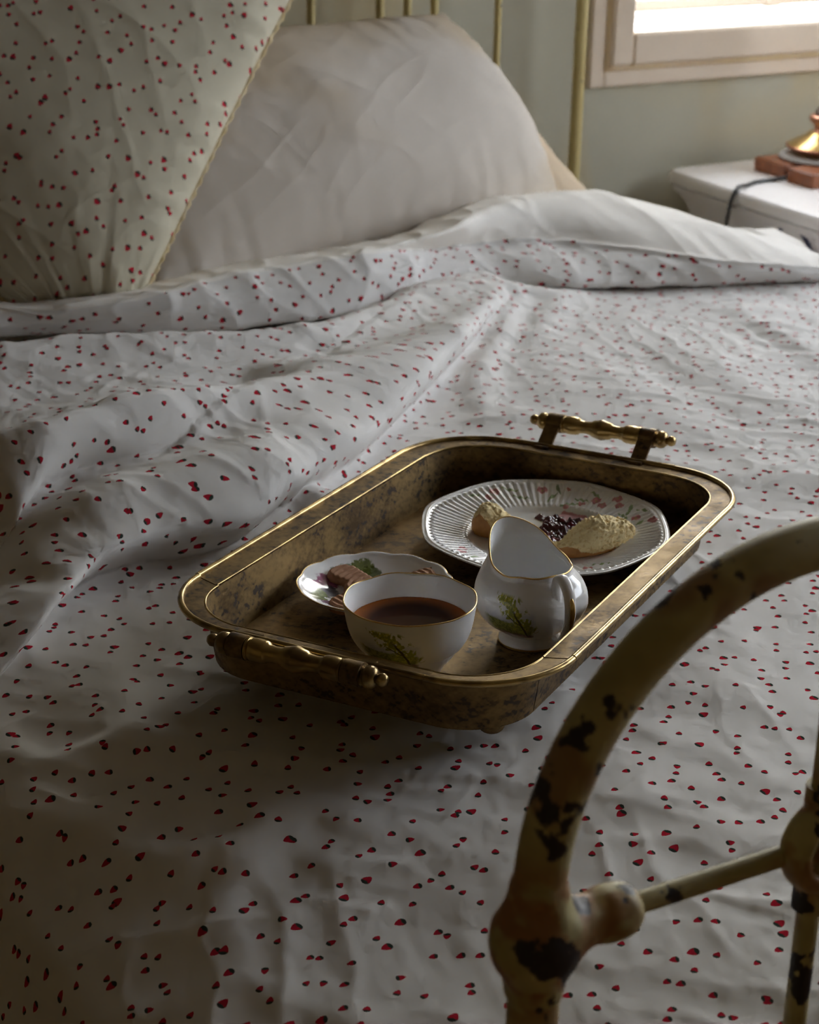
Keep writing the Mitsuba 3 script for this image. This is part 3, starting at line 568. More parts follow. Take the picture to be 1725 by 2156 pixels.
# ---------------------------------------------------------------- serving tray: its own frame, u long, v across, w up from the rim
TN = np.array([.00259, .03510, 1.0]); TN /= np.linalg.norm(TN)
TA = np.array([math.cos(.57994), math.sin(.57994), 0]); TA -= TN * (TA @ TN); TA /= np.linalg.norm(TA); TB = np.cross(TN, TA)
TRAY = frame_at(np.array([.7625, 1.2293, .705]), TA, TB, TN)
HU, HV, HR = .2655, .1700, .0850
NC, NS = 22, 14
def tray_ring(iu, iv, w, R):
    """A rounded rectangle of the tray, in 8 runs (straight, corner, straight ...), counter-clockwise from the right side."""
    hu, hv = HU - iu, HV - iv
    runs = []
    cs = [(hu - R, hv - R, 0), (-hu + R, hv - R, 1), (-hu + R, -hv + R, 2), (hu - R, -hv + R, 3)]
    st = [((hu, -hv + R), (hu, hv - R)), ((hu - R, hv), (-hu + R, hv)), ((-hu, hv - R), (-hu, -hv + R)), ((-hu + R, -hv), (hu - R, -hv))]
    for k in range(4):
        t = np.linspace(0, 1, NS)[:, None]; runs.append((1 - t) * np.array(st[k][0]) + t * np.array(st[k][1]))
        a = np.linspace(k, k + 1, NC) * math.pi / 2; runs.append(np.stack([cs[k][0] + R * np.cos(a), cs[k][1] + R * np.sin(a)], 1))
    return [np.c_[r, np.full(len(r), w)] for r in runs]
def tray_runs(prof):
    """prof: closed loop of (inset u, inset v, w, R); one solid piece for each of the 8 runs."""
    rings = [tray_ring(*p) for p in prof]; low = [tray_ring(iu + .0004, iv + .0004, w - .0005, R) for iu, iv, w, R in prof]
    out = []
    for k in range(8):                                       # the corner pieces lie a little lower, so the joints show
        R = np.array([r[k] for r in (low if k % 2 else rings)]).transpose(1, 0, 2)          # (along, profile, 3)
        d = R[1] - R[0]; e = np.linalg.norm(d, axis=1, keepdims=True); R[0] = R[0] - d / e * .0002
        d = R[-2] - R[-1]; e = np.linalg.norm(d, axis=1, keepdims=True); R[-1] = R[-1] - d / e * .0002
        out.append(fix(loft(R, True, (True, True))))
    return out
tag('serving_tray', 'tarnished brass serving tray with turned bar handles, standing on the duvet', 'tray')
def Rr(i): return max(HR - i, .01)
rimp = [(.0015, .0015, -.0012, Rr(.0015)), (.0045, .0045, .0006, Rr(.0045)), (.0175, .0235, -.0004, .062), (.0188, .0248, -.0010, .061), (.0190, .0250, -.0022, .0605), (.0175, .0235, -.0026, .062), (.0045, .0045, -.0018, Rr(.0045))]
for m in tray_runs(rimp): add(num('serving_tray__rim_panel'), place(m, TRAY), 'brass', 40)
beadp = [(.0026 + .0027 * math.cos(t), .0026 + .0027 * math.cos(t), .0012 + .0027 * math.sin(t), Rr(.0026 + .0027 * math.cos(t))) for t in np.linspace(0, 2 * math.pi, 12, endpoint=False)]
bm = cat(*tray_runs(beadp)); add('serving_tray__rolled_edge', place(bm, TRAY), 'brass_edge', 60)
inp = [(.0188 + .0011 * math.cos(t), .0248 + .0011 * math.cos(t), -.0010 + .0011 * math.sin(t), .0612 - .0011 * math.cos(t)) for t in np.linspace(0, 2 * math.pi, 8, endpoint=False)]
add('serving_tray__inner_edge', place(cat(*tray_runs(inp)), TRAY), 'brass_edge', 60)
TF = -.0465                                            # the tray's floor
wallp = [(.0186, .0246, -.0020, .0610), (.0200, .0260, -.0020, .0605), (.0250, .0330, TF - .0004, .0560), (.0236, .0316, TF - .0014, .0570)]
for m in tray_runs(wallp): add(num('serving_tray__wall_panel'), place(m, TRAY), 'brass', 40)
fl = np.vstack(tray_ring(.0245, .0325, TF, .0565)); flb = fl - [0, 0, .0022]
add('serving_tray__floor', place(fix(loft([fl, flb], True, (True, True))), TRAY), 'brass', False)
for k, (fu, fv) in enumerate(((-.186, -.104), (-.186, .104), (.186, -.104), (.186, .104))):
    add(num('serving_tray__foot'), place(lathe(smooth_prof([(0, TF - .0255), (.007, TF - .025), (.0105, TF - .020), (.0095, TF - .014), (.0075, TF - .0115), (.013, TF - .007), (.016, TF - .002), (0, TF - .002)], 40), 28), TRAY @ trimesh.transformations.translation_matrix([fu, fv, 0])), 'brass', 40)
bar = [(0, -.0775), (.0028, -.0770), (.0043, -.0745), (.0043, -.0715), (.0028, -.0690), (.0050, -.0684), (.0068, -.0660), (.0074, -.0630), (.0070, -.0600), (.0052, -.0588), (.0052, -.0575), (.0066, -.0570),
       (.0066, -.0420), (.0078, -.0412), (.0078, -.0395), (.0066, -.0388), (.0076, -.0375), (.0079, -.0330), (.0076, -.0265), (.0070, -.0245), (.0058, -.0230), (.0052, -.0180), (.0058, -.0110), (.0070, -.0095), (.0078, -.0050), (.0088, -.0008)]
bar = bar + [(r, -z) for r, z in bar[::-1]]
bar = [(r * 1.18, z) for r, z in bar]
barm = lathe(bar, 44)
AX = np.array([[1, 0, 0, 0], [0, 0, 1, 0], [0, -1, 0, 0], [0, 0, 0, 1.]])   # the bar's axis along v
from shapely.geometry import Point, Polygon, LineString
def bracket(sgn, bu, bw):
    c = Point(bu, bw).buffer(.0096, 24)
    arm = LineString([(bu - sgn * .002, bw + .0050), (sgn * (HU - .001), .0000), (sgn * (HU - .008), .0012)]).buffer(.0016)
    s = c.union(arm).difference(Point(bu, bw).buffer(.0074, 24))
    return trimesh.creation.extrude_polygon(max(getattr(s, 'geoms', [s]), key=lambda g: g.area), .0150)
HB = np.array([[1, 0, 0, 0], [0, 0, 1, 0], [0, 1, 0, 0], [0, 0, 0, 1.]])
for sgn, bu, bw, bv in ((-1, -.2790, .0005, .014), (1, .2935, .0165, .003)):
    h = num('serving_tray__handle')
    add(h, place(barm, TRAY @ trimesh.transformations.translation_matrix([bu, bv, bw]) @ AX), 'brass_edge', 55)
    for v0 in (-.0495, .0495):
        b = bracket(sgn, bu, bw); b.apply_transform(HB); b.invert()
        add(num(h + '__bracket'), place(fix(b), TRAY @ trimesh.transformations.translation_matrix([0, bv + v0 - .0075, 0])), 'brass', 30)

# ---------------------------------------------------------------- china
def tp(u, v, w): return (TRAY @ np.array([u, v, w, 1]))[:3]
VDIR = np.array([TA @ (-_fh), TB @ (-_fh)]); PHI = math.atan2(VDIR[1], VDIR[0])        # where the foot of the bed lies, seen from the tray
TI = np.linalg.inv(TRAY)
def local(p, c):
    """The point in tray coordinates about c (drjit)."""
    x, y, z = p.x - TRAY[0, 3], p.y - TRAY[1, 3], p.z - TRAY[2, 3]
    return tuple(TA_[0] * x + TA_[1] * y + TA_[2] * z - k for TA_, k in zip((TA.tolist(), TB.tolist(), TN.tolist()), c))
def angle_diff(a, b):
    d = a - b
    return d - 2 * math.pi * dr.round(d / (2 * math.pi))
FW = TF + .0004
def scenery(c, h0, h1, th0, width):
    """A printed landscape: sky, meadow, heather and a leaning tree; th grows to the right as the camera sees it."""
    def fn(p, n, uv):
        x, y, z = local(p, c)
        a = angle_diff(dr.atan2(y, x), th0) / width           # 0 at the trunk, -1 at the left end of the print
        t = (z - h0) / (h1 - h0)
        col = C3(.84, .845, .86)
        f = fbm(a * 9, t * 9, 0, 3); f2 = fbm(a * 22 + 4, t * 22, 0, 3)
        inside = smoothstep(-1.25, -.95, a) * (1 - smoothstep(.10, .24, a + .10 * (f - .5)))
        skyb = inside * smoothstep(.30, .42, t) * (1 - smoothstep(.50, .80, t + .2 * (f - .5))) * .55
        col = mix(col, C3(.42, .44, .56), skyb)
        hill = inside * (1 - smoothstep(.40, .47, t + .10 * a + .10 * (f - .5))) * smoothstep(-.02, .10, t)
        col = mix(col, mix(C3(.32, .33, .09), C3(.17, .20, .05), smoothstep(.35, .65, f2)), hill)
        heath = inside * (1 - smoothstep(.12, .24, t + .12 * (f - .5))) * smoothstep(-.02, .06, t)
        col = mix(col, mix(C3(.22, .07, .14), C3(.12, .10, .05), f2), heath * .9)
        # the trunk leans up to the left, foliage in ragged clumps round it
        lean = a + .62 * dr.maximum(t - .05, 0) ** 1.5 - .02
        fol = dr.select(dr.abs(lean) < .55, mi.Float(1), mi.Float(0)) * smoothstep(.50, .60, .55 * f + .45 * f2 + .22 * smoothstep(.34, .05, dr.abs(lean - .02 * t)) * smoothstep(.10, .5, t)) * smoothstep(.12, .35, t) * (1 - smoothstep(.98, 1.05, t))
        fol = fol * (1 - smoothstep(.30, .42, dr.abs(lean)))
        col = mix(col, mix(C3(.50, .47, .06), C3(.27, .29, .05), smoothstep(.4, .6, f2)), fol)
        trunk = (1 - smoothstep(.018, .038, dr.abs(lean + .04 * (f - .5)))) * smoothstep(.02, .1, t) * (1 - smoothstep(.70, .85, t))
        br1 = (1 - smoothstep(.012, .026, dr.abs(lean + .9 * (t - .42)))) * smoothstep(.42, .46, t) * (1 - smoothstep(.60, .66, t))
        return mix(col, C3(.06, .05, .03), dr.maximum(trunk, br1) * .9)
    return fn
CUP = (-.1785, -.0290)
prin('china_scenery_cup', proc(scenery((*CUP, FW), .023, .058, PHI + .02, .80)), .12, specular=.5)
prin('china_milky', proc(lambda p, n, uv: C3(.79, .76, .74)), .12)
def lobes(th, r, z): return r * (1 + .007 * np.cos(8 * th) * np.clip((z - .02) / .045, 0, 1)), z + .0004 * np.cos(8 * th) * np.clip((z - .05) / .015, 0, 1)
outer = smooth_prof([(.0, .0035), (.0205, .0030), (.0225, .0), (.0250, .0), (.0245, .0045), (.0262, .0100), (.0312, .0170), (.0358, .0230), (.0376, .0262), (.0384, .0276), (.0412, .0300), (.0442, .0342), (.0475, .0412), (.0498, .0500), (.0513, .0595), (.0523, .0660)], 90)
inner = smooth_prof([(.0522, .0660), (.0514, .0664), (.0500, .0610), (.0475, .0500), (.0438, .0390), (.0398, .0315), (.0355, .0240), (.0300, .0170), (.0200, .0095), (.0, .0075)], 70)
CM = TRAY @ trimesh.transformations.translation_matrix([*CUP, FW])
tag('teacup', 'white gilt-rimmed teacup with printed tree, filled with dark tea', 'cup')
add('teacup__body', place(lathe(np.vstack([outer, inner[1:]]), 160, lobes), CM), 'china_scenery_cup', 50)
tor = lathe([(.0518 + .0007 * math.cos(t), .0662 + .0006 * math.sin(t)) for t in np.linspace(0, 2 * math.pi, 9)], 160, lobes)
add('teacup__gilt_rim', place(tor, CM), 'gilt', True)
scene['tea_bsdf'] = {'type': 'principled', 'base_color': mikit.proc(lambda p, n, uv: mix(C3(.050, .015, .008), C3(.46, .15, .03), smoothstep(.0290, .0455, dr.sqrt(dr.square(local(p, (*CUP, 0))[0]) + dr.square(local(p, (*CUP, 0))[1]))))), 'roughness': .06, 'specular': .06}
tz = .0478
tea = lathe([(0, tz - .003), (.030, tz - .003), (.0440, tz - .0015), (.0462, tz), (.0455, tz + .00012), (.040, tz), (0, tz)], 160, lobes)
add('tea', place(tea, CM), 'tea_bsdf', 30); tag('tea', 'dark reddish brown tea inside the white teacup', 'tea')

# saucer, fluted, with printed flowers
SAU, SR = (-.0660, .0640), .0665
SPOTS = [  # print on the saucer: radius, angle from the foot of the bed, size, stretch, colour
    (.046, -2.05, .0115, 1.0, (.30, .06, .17)), (.050, -1.80, .006, 1.2, (.36, .10, .22)), (.040, -1.62, .010, 1.3, (.10, .11, .16)), (.048, -1.45, .008, 1.2, (.16, .22, .07)), (.051, -1.18, .009, 1.0, (.16, .20, .07)), (.045, -.95, .009, 1.0, (.20, .10, .16)),
    (.047, -2.62, .0110, 1.0, (.075, .11, .012)), (.050, -2.90, .0105, 1.1, (.13, .17, .015)), (.043, -3.02, .009, 1.2, (.07, .10, .012)), (.052, -2.42, .006, 1.0, (.06, .085, .015)), (.046, 2.25, .010, 1.2, (.30, .30, .36)), (.047, 1.95, .008, 1.2, (.40, .38, .42))]
def saucer_col(p, n, uv):
    x, y, z = local(p, (*SAU, FW)); col = C3(.84, .845, .86)
    f = fbm(x * 420, y * 420, 0, 3)
    for r, a, s, st, c in SPOTS:
        cx, cy = r * math.cos(PHI + a), r * math.sin(PHI + a); ux, uy = math.cos(PHI + a), math.sin(PHI + a)
        dx, dy = x - cx, y - cy
        d = dr.sqrt(dr.square((dx * ux + dy * uy)) + dr.square((dx * uy - dy * ux) / st)) / s
        col = mix(col, C3(*c) * (.6 + .9 * f), .92 * (1 - smoothstep(.75, 1.0, d + .7 * (f - .5))))
    return col
prin('china_saucer', proc(saucer_col), .10, specular=.5)
def sl(th, r, z): k = np.clip((r - .030) / .036, 0, 1); return r * (1 + .020 * k * (np.abs(np.cos(6 * th)) - .5)), z + .0012 * k * (np.abs(np.cos(6 * th)) - .5)
so = smooth_prof([(0, .0025), (.0230, .0022), (.0245, .0), (.0265, .0), (.0275, .0030), (.0400, .0070), (.0540, .0125), (.0640, .0178), (SR, .0200)], 60)
si = smooth_prof([(SR, .0200), (SR - .0008, .0206), (.0600, .0176), (.0500, .0128), (.0400, .0092), (.0280, .0062), (.0250, .0048), (.0, .0045)], 70)
SM = TRAY @ trimesh.transformations.translation_matrix([*SAU, FW])
tag('saucer', 'white scalloped saucer with purple and green flower print, behind the teacup', 'saucer')
add('saucer__dish', place(lathe(np.vstack([so, si[1:]]), 180, sl), SM), 'china_saucer', 50)
add('saucer__gilt_rim', place(lathe([(SR - .0003 + .0006 * math.cos(t), .0203 + .0005 * math.sin(t)) for t in np.linspace(0, 2 * math.pi, 9)], 180, sl), SM), 'gilt', True)

# the spiced biscuit: four embossed lobes round a middle
def biscuit():
    k = 180; g = np.linspace(-.066, .066, k); Xb, Yb = np.meshgrid(g, g, indexing='ij')
    lob = [(-2.28, .038, .0150), (-.75, .034, .0140), (.57, .056, .0095), (2.36, .040, .0150), (3.1, .016, .012)]
    d = np.hypot(Xb, Yb) - .013; em = 0 * Xb
    for a, L, w in lob:
        ux, uy = math.cos(a), math.sin(a); s = Xb * ux + Yb * uy; c = -Xb * uy + Yb * ux
        t = np.clip(s, 0, L); wd = w * (.62 + .38 * np.clip(t / L, 0, 1))
        di = np.hypot(s - t, c) - wd; h = np.clip(.006 - np.abs(d - di), 0, None) / .006; d = np.minimum(d, di) - h * h * .006 / 4
        inl = np.clip(-di / .002, 0, 1)
        em = np.maximum(em, inl * (.5 + .5 * np.cos(s * 2 * np.pi / .0062 + 2.5 * np.abs(c) / w)) * (s > .006))
    z = .0052 * np.sqrt(np.clip(1 - (1 - np.clip(-d / .0045, 0, 1)) ** 2, 0, 1)) + .0011 * (em - .4) * np.clip(-d / .003, 0, 1) + .0004 * (meshkit.fbm(np.stack([Xb, Yb, 0 * Xb], -1) * 700, 3, 3) - .5)
    keep = d < .0004
    idx = -np.ones(Xb.shape, int); idx[keep] = np.arange(keep.sum()); f = grid_faces(k, k); fi = idx.ravel()[f]; fi = fi[(fi >= 0).all(1)]
    top = np.stack([Xb[keep], Yb[keep], z[keep] + .0012], 1); bot = np.stack([Xb[keep], Yb[keep], 0 * z[keep]], 1); nt = len(top)
    m = TM(np.vstack([top, bot]), np.vstack([fi, fi[:, ::-1] + nt]))
    e = TM(top, fi); ed = e.edges_sorted; _, ii, cc = np.unique(ed, axis=0, return_index=True, return_counts=True); be = e.edges[ii[cc == 1]]
    side = np.vstack([np.stack([be[:, 0], be[:, 0] + nt, be[:, 1] + nt], 1), np.stack([be[:, 0], be[:, 1] + nt, be[:, 1]], 1)])
    m = TM(m.vertices, np.vstack([m.faces, side])); trimesh.repair.fix_normals(m); return m
prin('biscuit_brown', proc(lambda p, n, uv: mix(C3(.37, .185, .095), C3(.27, .12, .055), fbm(p.x * 260, p.y * 260, p.z * 260, 3))), .75)
RA = np.array([TA @ _r0, TB @ _r0]); RPHI = math.atan2(RA[1], RA[0])      # the camera's right, in the tray's plane
def turned(u, v, w, ang, tilt=0., tax=0.):
    M = TRAY @ trimesh.transformations.translation_matrix([u, v, w])
    if tilt: M = M @ trimesh.transformations.rotation_matrix(tilt, [math.cos(tax), math.sin(tax), 0])
    return M @ trimesh.transformations.rotation_matrix(ang, [0, 0, 1])
add('biscuit', place(biscuit(), turned(SAU[0] + .002, SAU[1] + .000, FW + .0098, RPHI + .0, .06, RPHI)), 'biscuit_brown', True)
tag('biscuit', 'brown embossed spiced biscuit lying on the flowered saucer', 'biscuit')

# the plate: a fluted rim with two rows of pearls, many-sided outline
PL, PR, NF = (.1240, -.0110), .1170, 92
def plate_mesh():
    n = 736; th = np.linspace(0, 2 * np.pi, n, endpoint=False)
    po = math.cos(math.pi / 8) / np.cos(np.mod(th - PHI + math.pi / 8, math.pi / 4) - math.pi / 8); poly = .995 - .62 * (1 - gaussian_filter(po, 11, mode='wrap'))
    poly = poly / poly.max()
    rs = np.r_[np.linspace(.002, .066, 24), np.linspace(.067, .078, 18), np.linspace(.0785, .100, 26), np.linspace(.1005, PR, 26)]
    base = PchipInterpolator([0, .05, .064, .070, .075, .085, .100, .110, PR], [.0045, .0046, .0060, .0098, .0120, .0142, .0178, .0203, .0212])
    ang = np.cos(NF * th)
    top = []
    for r in rs:
        k = np.clip((r - .066) / (PR - .066), 0, 1); rr = r * (1 + (poly - 1) * k ** 1.2)
        fl = np.clip((r - .0745) / .003, 0, 1) * np.clip((.1085 - r) / .002, 0, 1)
        pr1 = np.exp(-((r - .0735) / .0015) ** 2); pr2 = np.exp(-((r - .1075) / .0018) ** 2)
        z = base(r) + .00085 * fl * ang + .0011 * pr1 * np.clip(ang, -.3, 1) + .0011 * pr2 * np.clip(ang, -.3, 1) + .0009 * np.exp(-((r - .1128) / .0011) ** 2)
        top.append(np.stack([rr * np.cos(th), rr * np.sin(th), z + 0 * th], 1))
    bot = []
    for r, z in ((PR, .0198), (.108, .0180), (.095, .0138), (.080, .0095), (.070, .0060), (.064, .0015), (.062, 0), (.058, 0), (.056, .0015), (.02, .0018), (.002, .0018)):
        k = np.clip((r - .066) / (PR - .066), 0, 1); rr = r * (1 + (poly - 1) * k ** 1.2); bot.append(np.stack([rr * np.cos(th), rr * np.sin(th), np.full(n, z)], 1))
    return fix(loft(top + bot, True, (True, True)))
# cherries and leaves printed on the rim, angle from the foot of the bed
def pa(deg): return math.radians(deg)
CHER = [(.095, 178, .0058), (.100, 163, .0026), (.090, 143, .0055), (.086, 137, .0048), (.101, 133, .0055), (.094, 127, .005), (.092, 108, .0055), (.103, 99, .0055), (.099, -154, .0055), (.092, -148, .0046), (.072, 160, .003), (.080, 150, .0035), (.094, 20, .005), (.100, -30, .005), (.095, -55, .005), (.088, -60, .0045)]
LEAF = [(.098, 169, 200, .0085), (.084, 172, 150, .0095), (.076, 158, 110, .0105), (.086, 152, 95, .008), (.098, 146, 60, .009), (.096, 119, 40, .0105), (.085, 115, 90, .009), (.104, 113, 120, .008), (.090, 100, 30, .009), (.098, -163, 240, .0095), (.084, -168, 250, .0095), (.100, -140, 250, .008), (.094, -45, 0, .009), (.090, 30, 60, .009)]
PROT = math.atan2(-1, 0)
def plate_col(p, n, uv):
    x, y, z = local(p, (*PL, FW)); col = C3(.84, .84, .84); f = fbm(x * 300, y * 300, 0, 2)
    r = dr.sqrt(x * x + y * y)
    for rad, deg, hue, L in LEAF:
        a = PHI + pa(deg); ux, uy = math.cos(PHI + pa(deg + hue)), math.sin(PHI + pa(deg + hue)); dx, dy = x - rad * math.cos(a), y - rad * math.sin(a)
        s, c = dx * ux + dy * uy, dx * uy - dy * ux + 18. * dr.square(dx * ux + dy * uy)
        col = mix(col, C3(.22, .33, .12) * (.7 + .6 * f), .85 * (1 - smoothstep(.7, 1.0, dr.square(s / L) + dr.square(c / (.20 * L)))))
    for rad, deg, R in CHER:
        a = PHI + pa(deg); ux, uy = math.cos(a), math.sin(a); dx, dy = x - rad * ux, y - rad * uy
        d = dr.sqrt(dr.square(dx) + dr.square(dy)) / R
        cc = mix(C3(.52, .17, .19), C3(.46, .30, .12), 1 - smoothstep(.16, .30, d))
        col = mix(col, cc * (.75 + .5 * f), .9 * (1 - smoothstep(.8, 1.0, d + .25 * (f - .5))))
    col = mix(col, C3(.30, .28, .27), .7 * smoothstep(PR * .975, PR * .985, r))
    return col
prin('china_plate', proc(plate_col), .09, specular=.6)
_ra = np.array([TA @ _r0, TB @ _r0, 0]); TILT = trimesh.transformations.rotation_matrix(.028, _ra, [*(np.array(PL) - .05 * np.array([TA @ _fh, TB @ _fh])), FW])
PM = TRAY @ TILT @ trimesh.transformations.translation_matrix([*PL, FW])
add('plate', place(plate_mesh(), PM), 'china_plate', 55)
tag('plate', 'white many-sided plate with fluted pearled rim and cherry print, holding the scone', 'plate')

# food on the plate: placed by right / away axes about the plate's middle
FA = np.array([TA @ _fh, TB @ _fh]); FA /= np.linalg.norm(FA); RA /= np.linalg.norm(RA)
def pf(r, f, w=0.): q = np.array(PL) + RA * r + FA * f; return np.array([q[0], q[1], FW + .0046 + w])
def crumbly(P, amp, fr, seed, octs=4): return amp * (meshkit.fbm(np.asarray(P) * fr, octs, seed) - .5)
def scone():
    """A torn scone lying on its side: a bent bar whose section varies; the outer rind is crust, the rest crumb."""
    st = [  # right, away, height of the middle, half width, half height, roll
        (-.066, .016, .0105, .004, .006), (-.061, .014, .0130, .011, .0125), (-.053, .011, .0160, .0135, .0165), (-.044, .006, .0150, .0130, .0145), (-.036, .000, .0110, .0110, .0105), (-.026, -.010, .0080, .0090, .0075), (-.014, -.021, .0058, .0080, .0056),
        (-.002, -.030, .0056, .0085, .0055), (.009, -.036, .0062, .0090, .0062), (.018, -.037, .0098, .0110, .0098), (.029, -.035, .0145, .0135, .0145), (.042, -.030, .0178, .0140, .0178), (.054, -.022, .0165, .0130, .0165), (.066, -.013, .0145, .0115, .0140), (.076, -.005, .0125, .0085, .0100), (.082, .000, .0120, .0025, .0030)]
    st = np.array(st); s = np.r_[0, np.cumsum(np.linalg.norm(np.diff(st[:, :2], axis=0), axis=1))]; tt = np.linspace(0, s[-1], 240)
    S = np.stack([PchipInterpolator(s, st[:, k])(tt) for k in range(5)], 1)
    n = 150; th = np.linspace(0, 2 * np.pi, n, endpoint=False)
    tan = np.gradient(S[:, :2], axis=0); tan /= np.linalg.norm(tan, axis=1, keepdims=True); nor = np.stack([tan[:, 1], -tan[:, 0]], 1)   # points to the camera's side
    e = .72
    cx, cz = np.sign(np.cos(th)) * np.abs(np.cos(th)) ** e, np.sign(np.sin(th)) * np.abs(np.sin(th)) ** e
    P = np.zeros((len(tt), n, 3))
    P[..., 0] = S[:, None, 0] + nor[:, None, 0] * S[:, None, 3] * cx; P[..., 1] = S[:, None, 1] + nor[:, None, 1] * S[:, None, 3] * cx
    P[..., 2] = S[:, None, 2] + S[:, None, 4] * cz
    # crust: below and on the foot side at the torn middle and at the left end
    x = S[:, 0]
    top = np.interp(x, [-.07, -.056, -.046, -.036, -.030, -.004, .006, .018, .027, .036, .05, .08], [.75, .62, .25, -.2, -.3, -.2, .70, .55, -.35, -.66, -.60, -.5])   # crust reaches up to this height on the camera's side
    jag = .16 * (meshkit.noise(np.stack([x * 260, 0 * x, 0 * x], 1), 7) - .5)
    crust = (cz[None, :] < (top + jag)[:, None]) & (cx[None, :] > -.55) | (cz[None, :] < -.80)
    nrm = np.stack([nor[:, None, 0] * cx, nor[:, None, 1] * cx, np.broadcast_to(cz, (len(tt), n))], -1); nrm /= np.linalg.norm(nrm, axis=-1, keepdims=True)
    soft = np.clip((S[:, 3] - .002) / .006, 0, 1)[:, None]
    rough = crumbly(P, .0032, 120, 3) + crumbly(P, .0026, 640, 4, 3) - .0030 * np.clip(meshkit.noise(P * 330, 8) - .62, 0, 1) * 3
    rough = rough + np.where(cz > .3, crumbly(P, .008, 150, 12, 3), 0)
    smooth_ = crumbly(P, .0012, 120, 5) - .0004
    P = P + nrm * (np.where(crust, smooth_, rough) * soft)[..., None]
    P[..., 2] = np.maximum(P[..., 2], .0004)
    W = np.array(PL)[None, None] + P[..., :1] * RA + P[..., 1:2] * FA
    V = np.concatenate([W, FW + .0046 + P[..., 2:]], -1)
    f = grid_faces(len(tt), n, True); cf = crust.ravel()[f].sum(1) >= 2
    m = loft(V, True, (True, True)); capf = m.faces[len(f):]
    if m.volume < 0: m.invert(); f = f[:, ::-1]; capf = m.faces[len(f):]
    return TM(m.vertices, np.vstack([f[~cf], capf])), TM(m.vertices, f[cf])
crumb, crust = scone()
for q in (crumb, crust): q.remove_unreferenced_vertices()
prin('scone_crumb', proc(lambda p, n, uv: mix(C3(.82, .68, .38), C3(.66, .49, .22), smoothstep(.50, .75, fbm(p.x * 420, p.y * 420, p.z * 420, 3)))), .85)
prin('scone_crust', proc(lambda p, n, uv: mix(C3(.56, .28, .075), C3(.36, .14, .035), fbm(p.x * 130, p.y * 130, p.z * 130, 3))), .55)
tag('scone', 'torn golden scone with crumbly pale inside, leaning at the front of the plate', 'scone')
add('scone__crumb', place(crumb, TRAY @ TILT), 'scone_crumb', True)
add('scone__crust', place(crust, TRAY @ TILT), 'scone_crust', True); tag('scone__crust', 'golden brown crust')
def blob(poly, hgt, amp, fr, seed, res=.0007, edge=.004, base=None):
    """A mound on the plate over a soft outline (right, away), lumpy on top."""
    g = Polygon(poly).buffer(.002).simplify(.0003); x0, y0, x1, y1 = g.bounds
    xs, ys = np.arange(x0 - .002, x1 + .002, res), np.arange(y0 - .002, y1 + .002, res); Xb, Yb = np.meshgrid(xs, ys, indexing='ij')
    import shapely
    pt = shapely.points(Xb.ravel(), Yb.ravel()); d = np.where(shapely.contains(g, pt), shapely.distance(pt, g.exterior), -shapely.distance(pt, g.exterior)).reshape(Xb.shape)
    q = np.stack([Xb, Yb, 0 * Xb], -1)
    d = d + .0022 * (meshkit.fbm(q * 230, 3, seed + 1) - .5)
    lump = np.sqrt(np.clip(1 - (1 - np.clip(d / edge, 0, 1)) ** 2, 0, 1)) * (hgt * (.75 + .5 * meshkit.noise(q * 70, seed + 2)) + amp * (np.abs(2 * meshkit.noise(q * fr, seed) - 1) + .5 * np.abs(2 * meshkit.noise(q * fr * 2, seed + 5) - 1) - .6))
    keep = d > 0; idx = -np.ones(Xb.shape, int); idx[keep] = np.arange(keep.sum()); fi = idx.ravel()[grid_faces(*Xb.shape)]; fi = fi[(fi >= 0).all(1)]
    r = np.hypot(Xb, Yb); zb = np.interp(r, [0, .05, .064, .070, .075, .1145], [.0, .0001, .0015, .0053, .0076, .0167])
    uvp = np.array(PL) + Xb[keep][:, None] * RA + Yb[keep][:, None] * FA
    top = np.c_[uvp, FW + .0047 + zb[keep] + np.maximum(lump[keep], .0003)]; bot = np.c_[uvp, FW + .0047 + zb[keep]]
    nt = len(top); e = TM(top, fi); ed = e.edges_sorted; _, ii, cc = np.unique(ed, axis=0, return_index=True, return_counts=True); be = e.edges[ii[cc == 1]]
    side = np.vstack([np.stack([be[:, 0], be[:, 0] + nt, be[:, 1] + nt], 1), np.stack([be[:, 0], be[:, 1] + nt, be[:, 1]], 1)])
    m = TM(np.vstack([top, bot]), np.vstack([fi, fi[:, ::-1] + nt, side])); trimesh.repair.fix_normals(m); return place(m, TRAY @ TILT)
scene['jam_bsdf'] = {'type': 'twosided', 'bsdf': {'type': 'principled', 'base_color': mikit.proc(lambda p, n, uv: mix(C3(.045, .003, .007), C3(.16, .008, .018), smoothstep(.55, .8, fbm(p.x * 130, p.y * 130, p.z * 130, 3)))), 'roughness': .10, 'specular': .7, 'clearcoat': 1.0, 'clearcoat_gloss': .97}}
add('jam', blob([(-.013, .006), (-.010, .018), (.000, .022), (.003, .044), (.012, .046), (.024, .044), (.036, .043), (.046, .034), (.042, .020), (.030, .006), (.022, -.012), (.008, -.018), (.000, -.010)], .0050, .0062, 150, 31), 'jam_bsdf', True)
tag('jam', 'glossy dark red jam spread over the middle of the plate', 'jam')
prin('smear_pink', (.52, .22, .24), .25, specular=.5)
add('jam__smear', blob([(-.010, -.016), (-.004, -.006), (.004, -.018), (-.002, -.026)], .0004, .0003, 200, 33), 'smear_pink', True)
add('jam__smear_001', blob([(.012, .050), (.022, .062), (.040, .052), (.050, .040), (.040, .046), (.022, .049)], .0004, .0003, 200, 35), 'smear_pink', True); tag('jam__smear_001', 'thin pinkish red smear on the plate rim')
add('jam__drop', blob([(-.004, .052), (.000, .058), (.004, .052), (.002, .046)], .0022, .0008, 200, 36), 'jam_bsdf', True); tag('jam__drop', 'small dark red drop')
tag('jam__smear', 'thin pinkish red smear beside the scone')
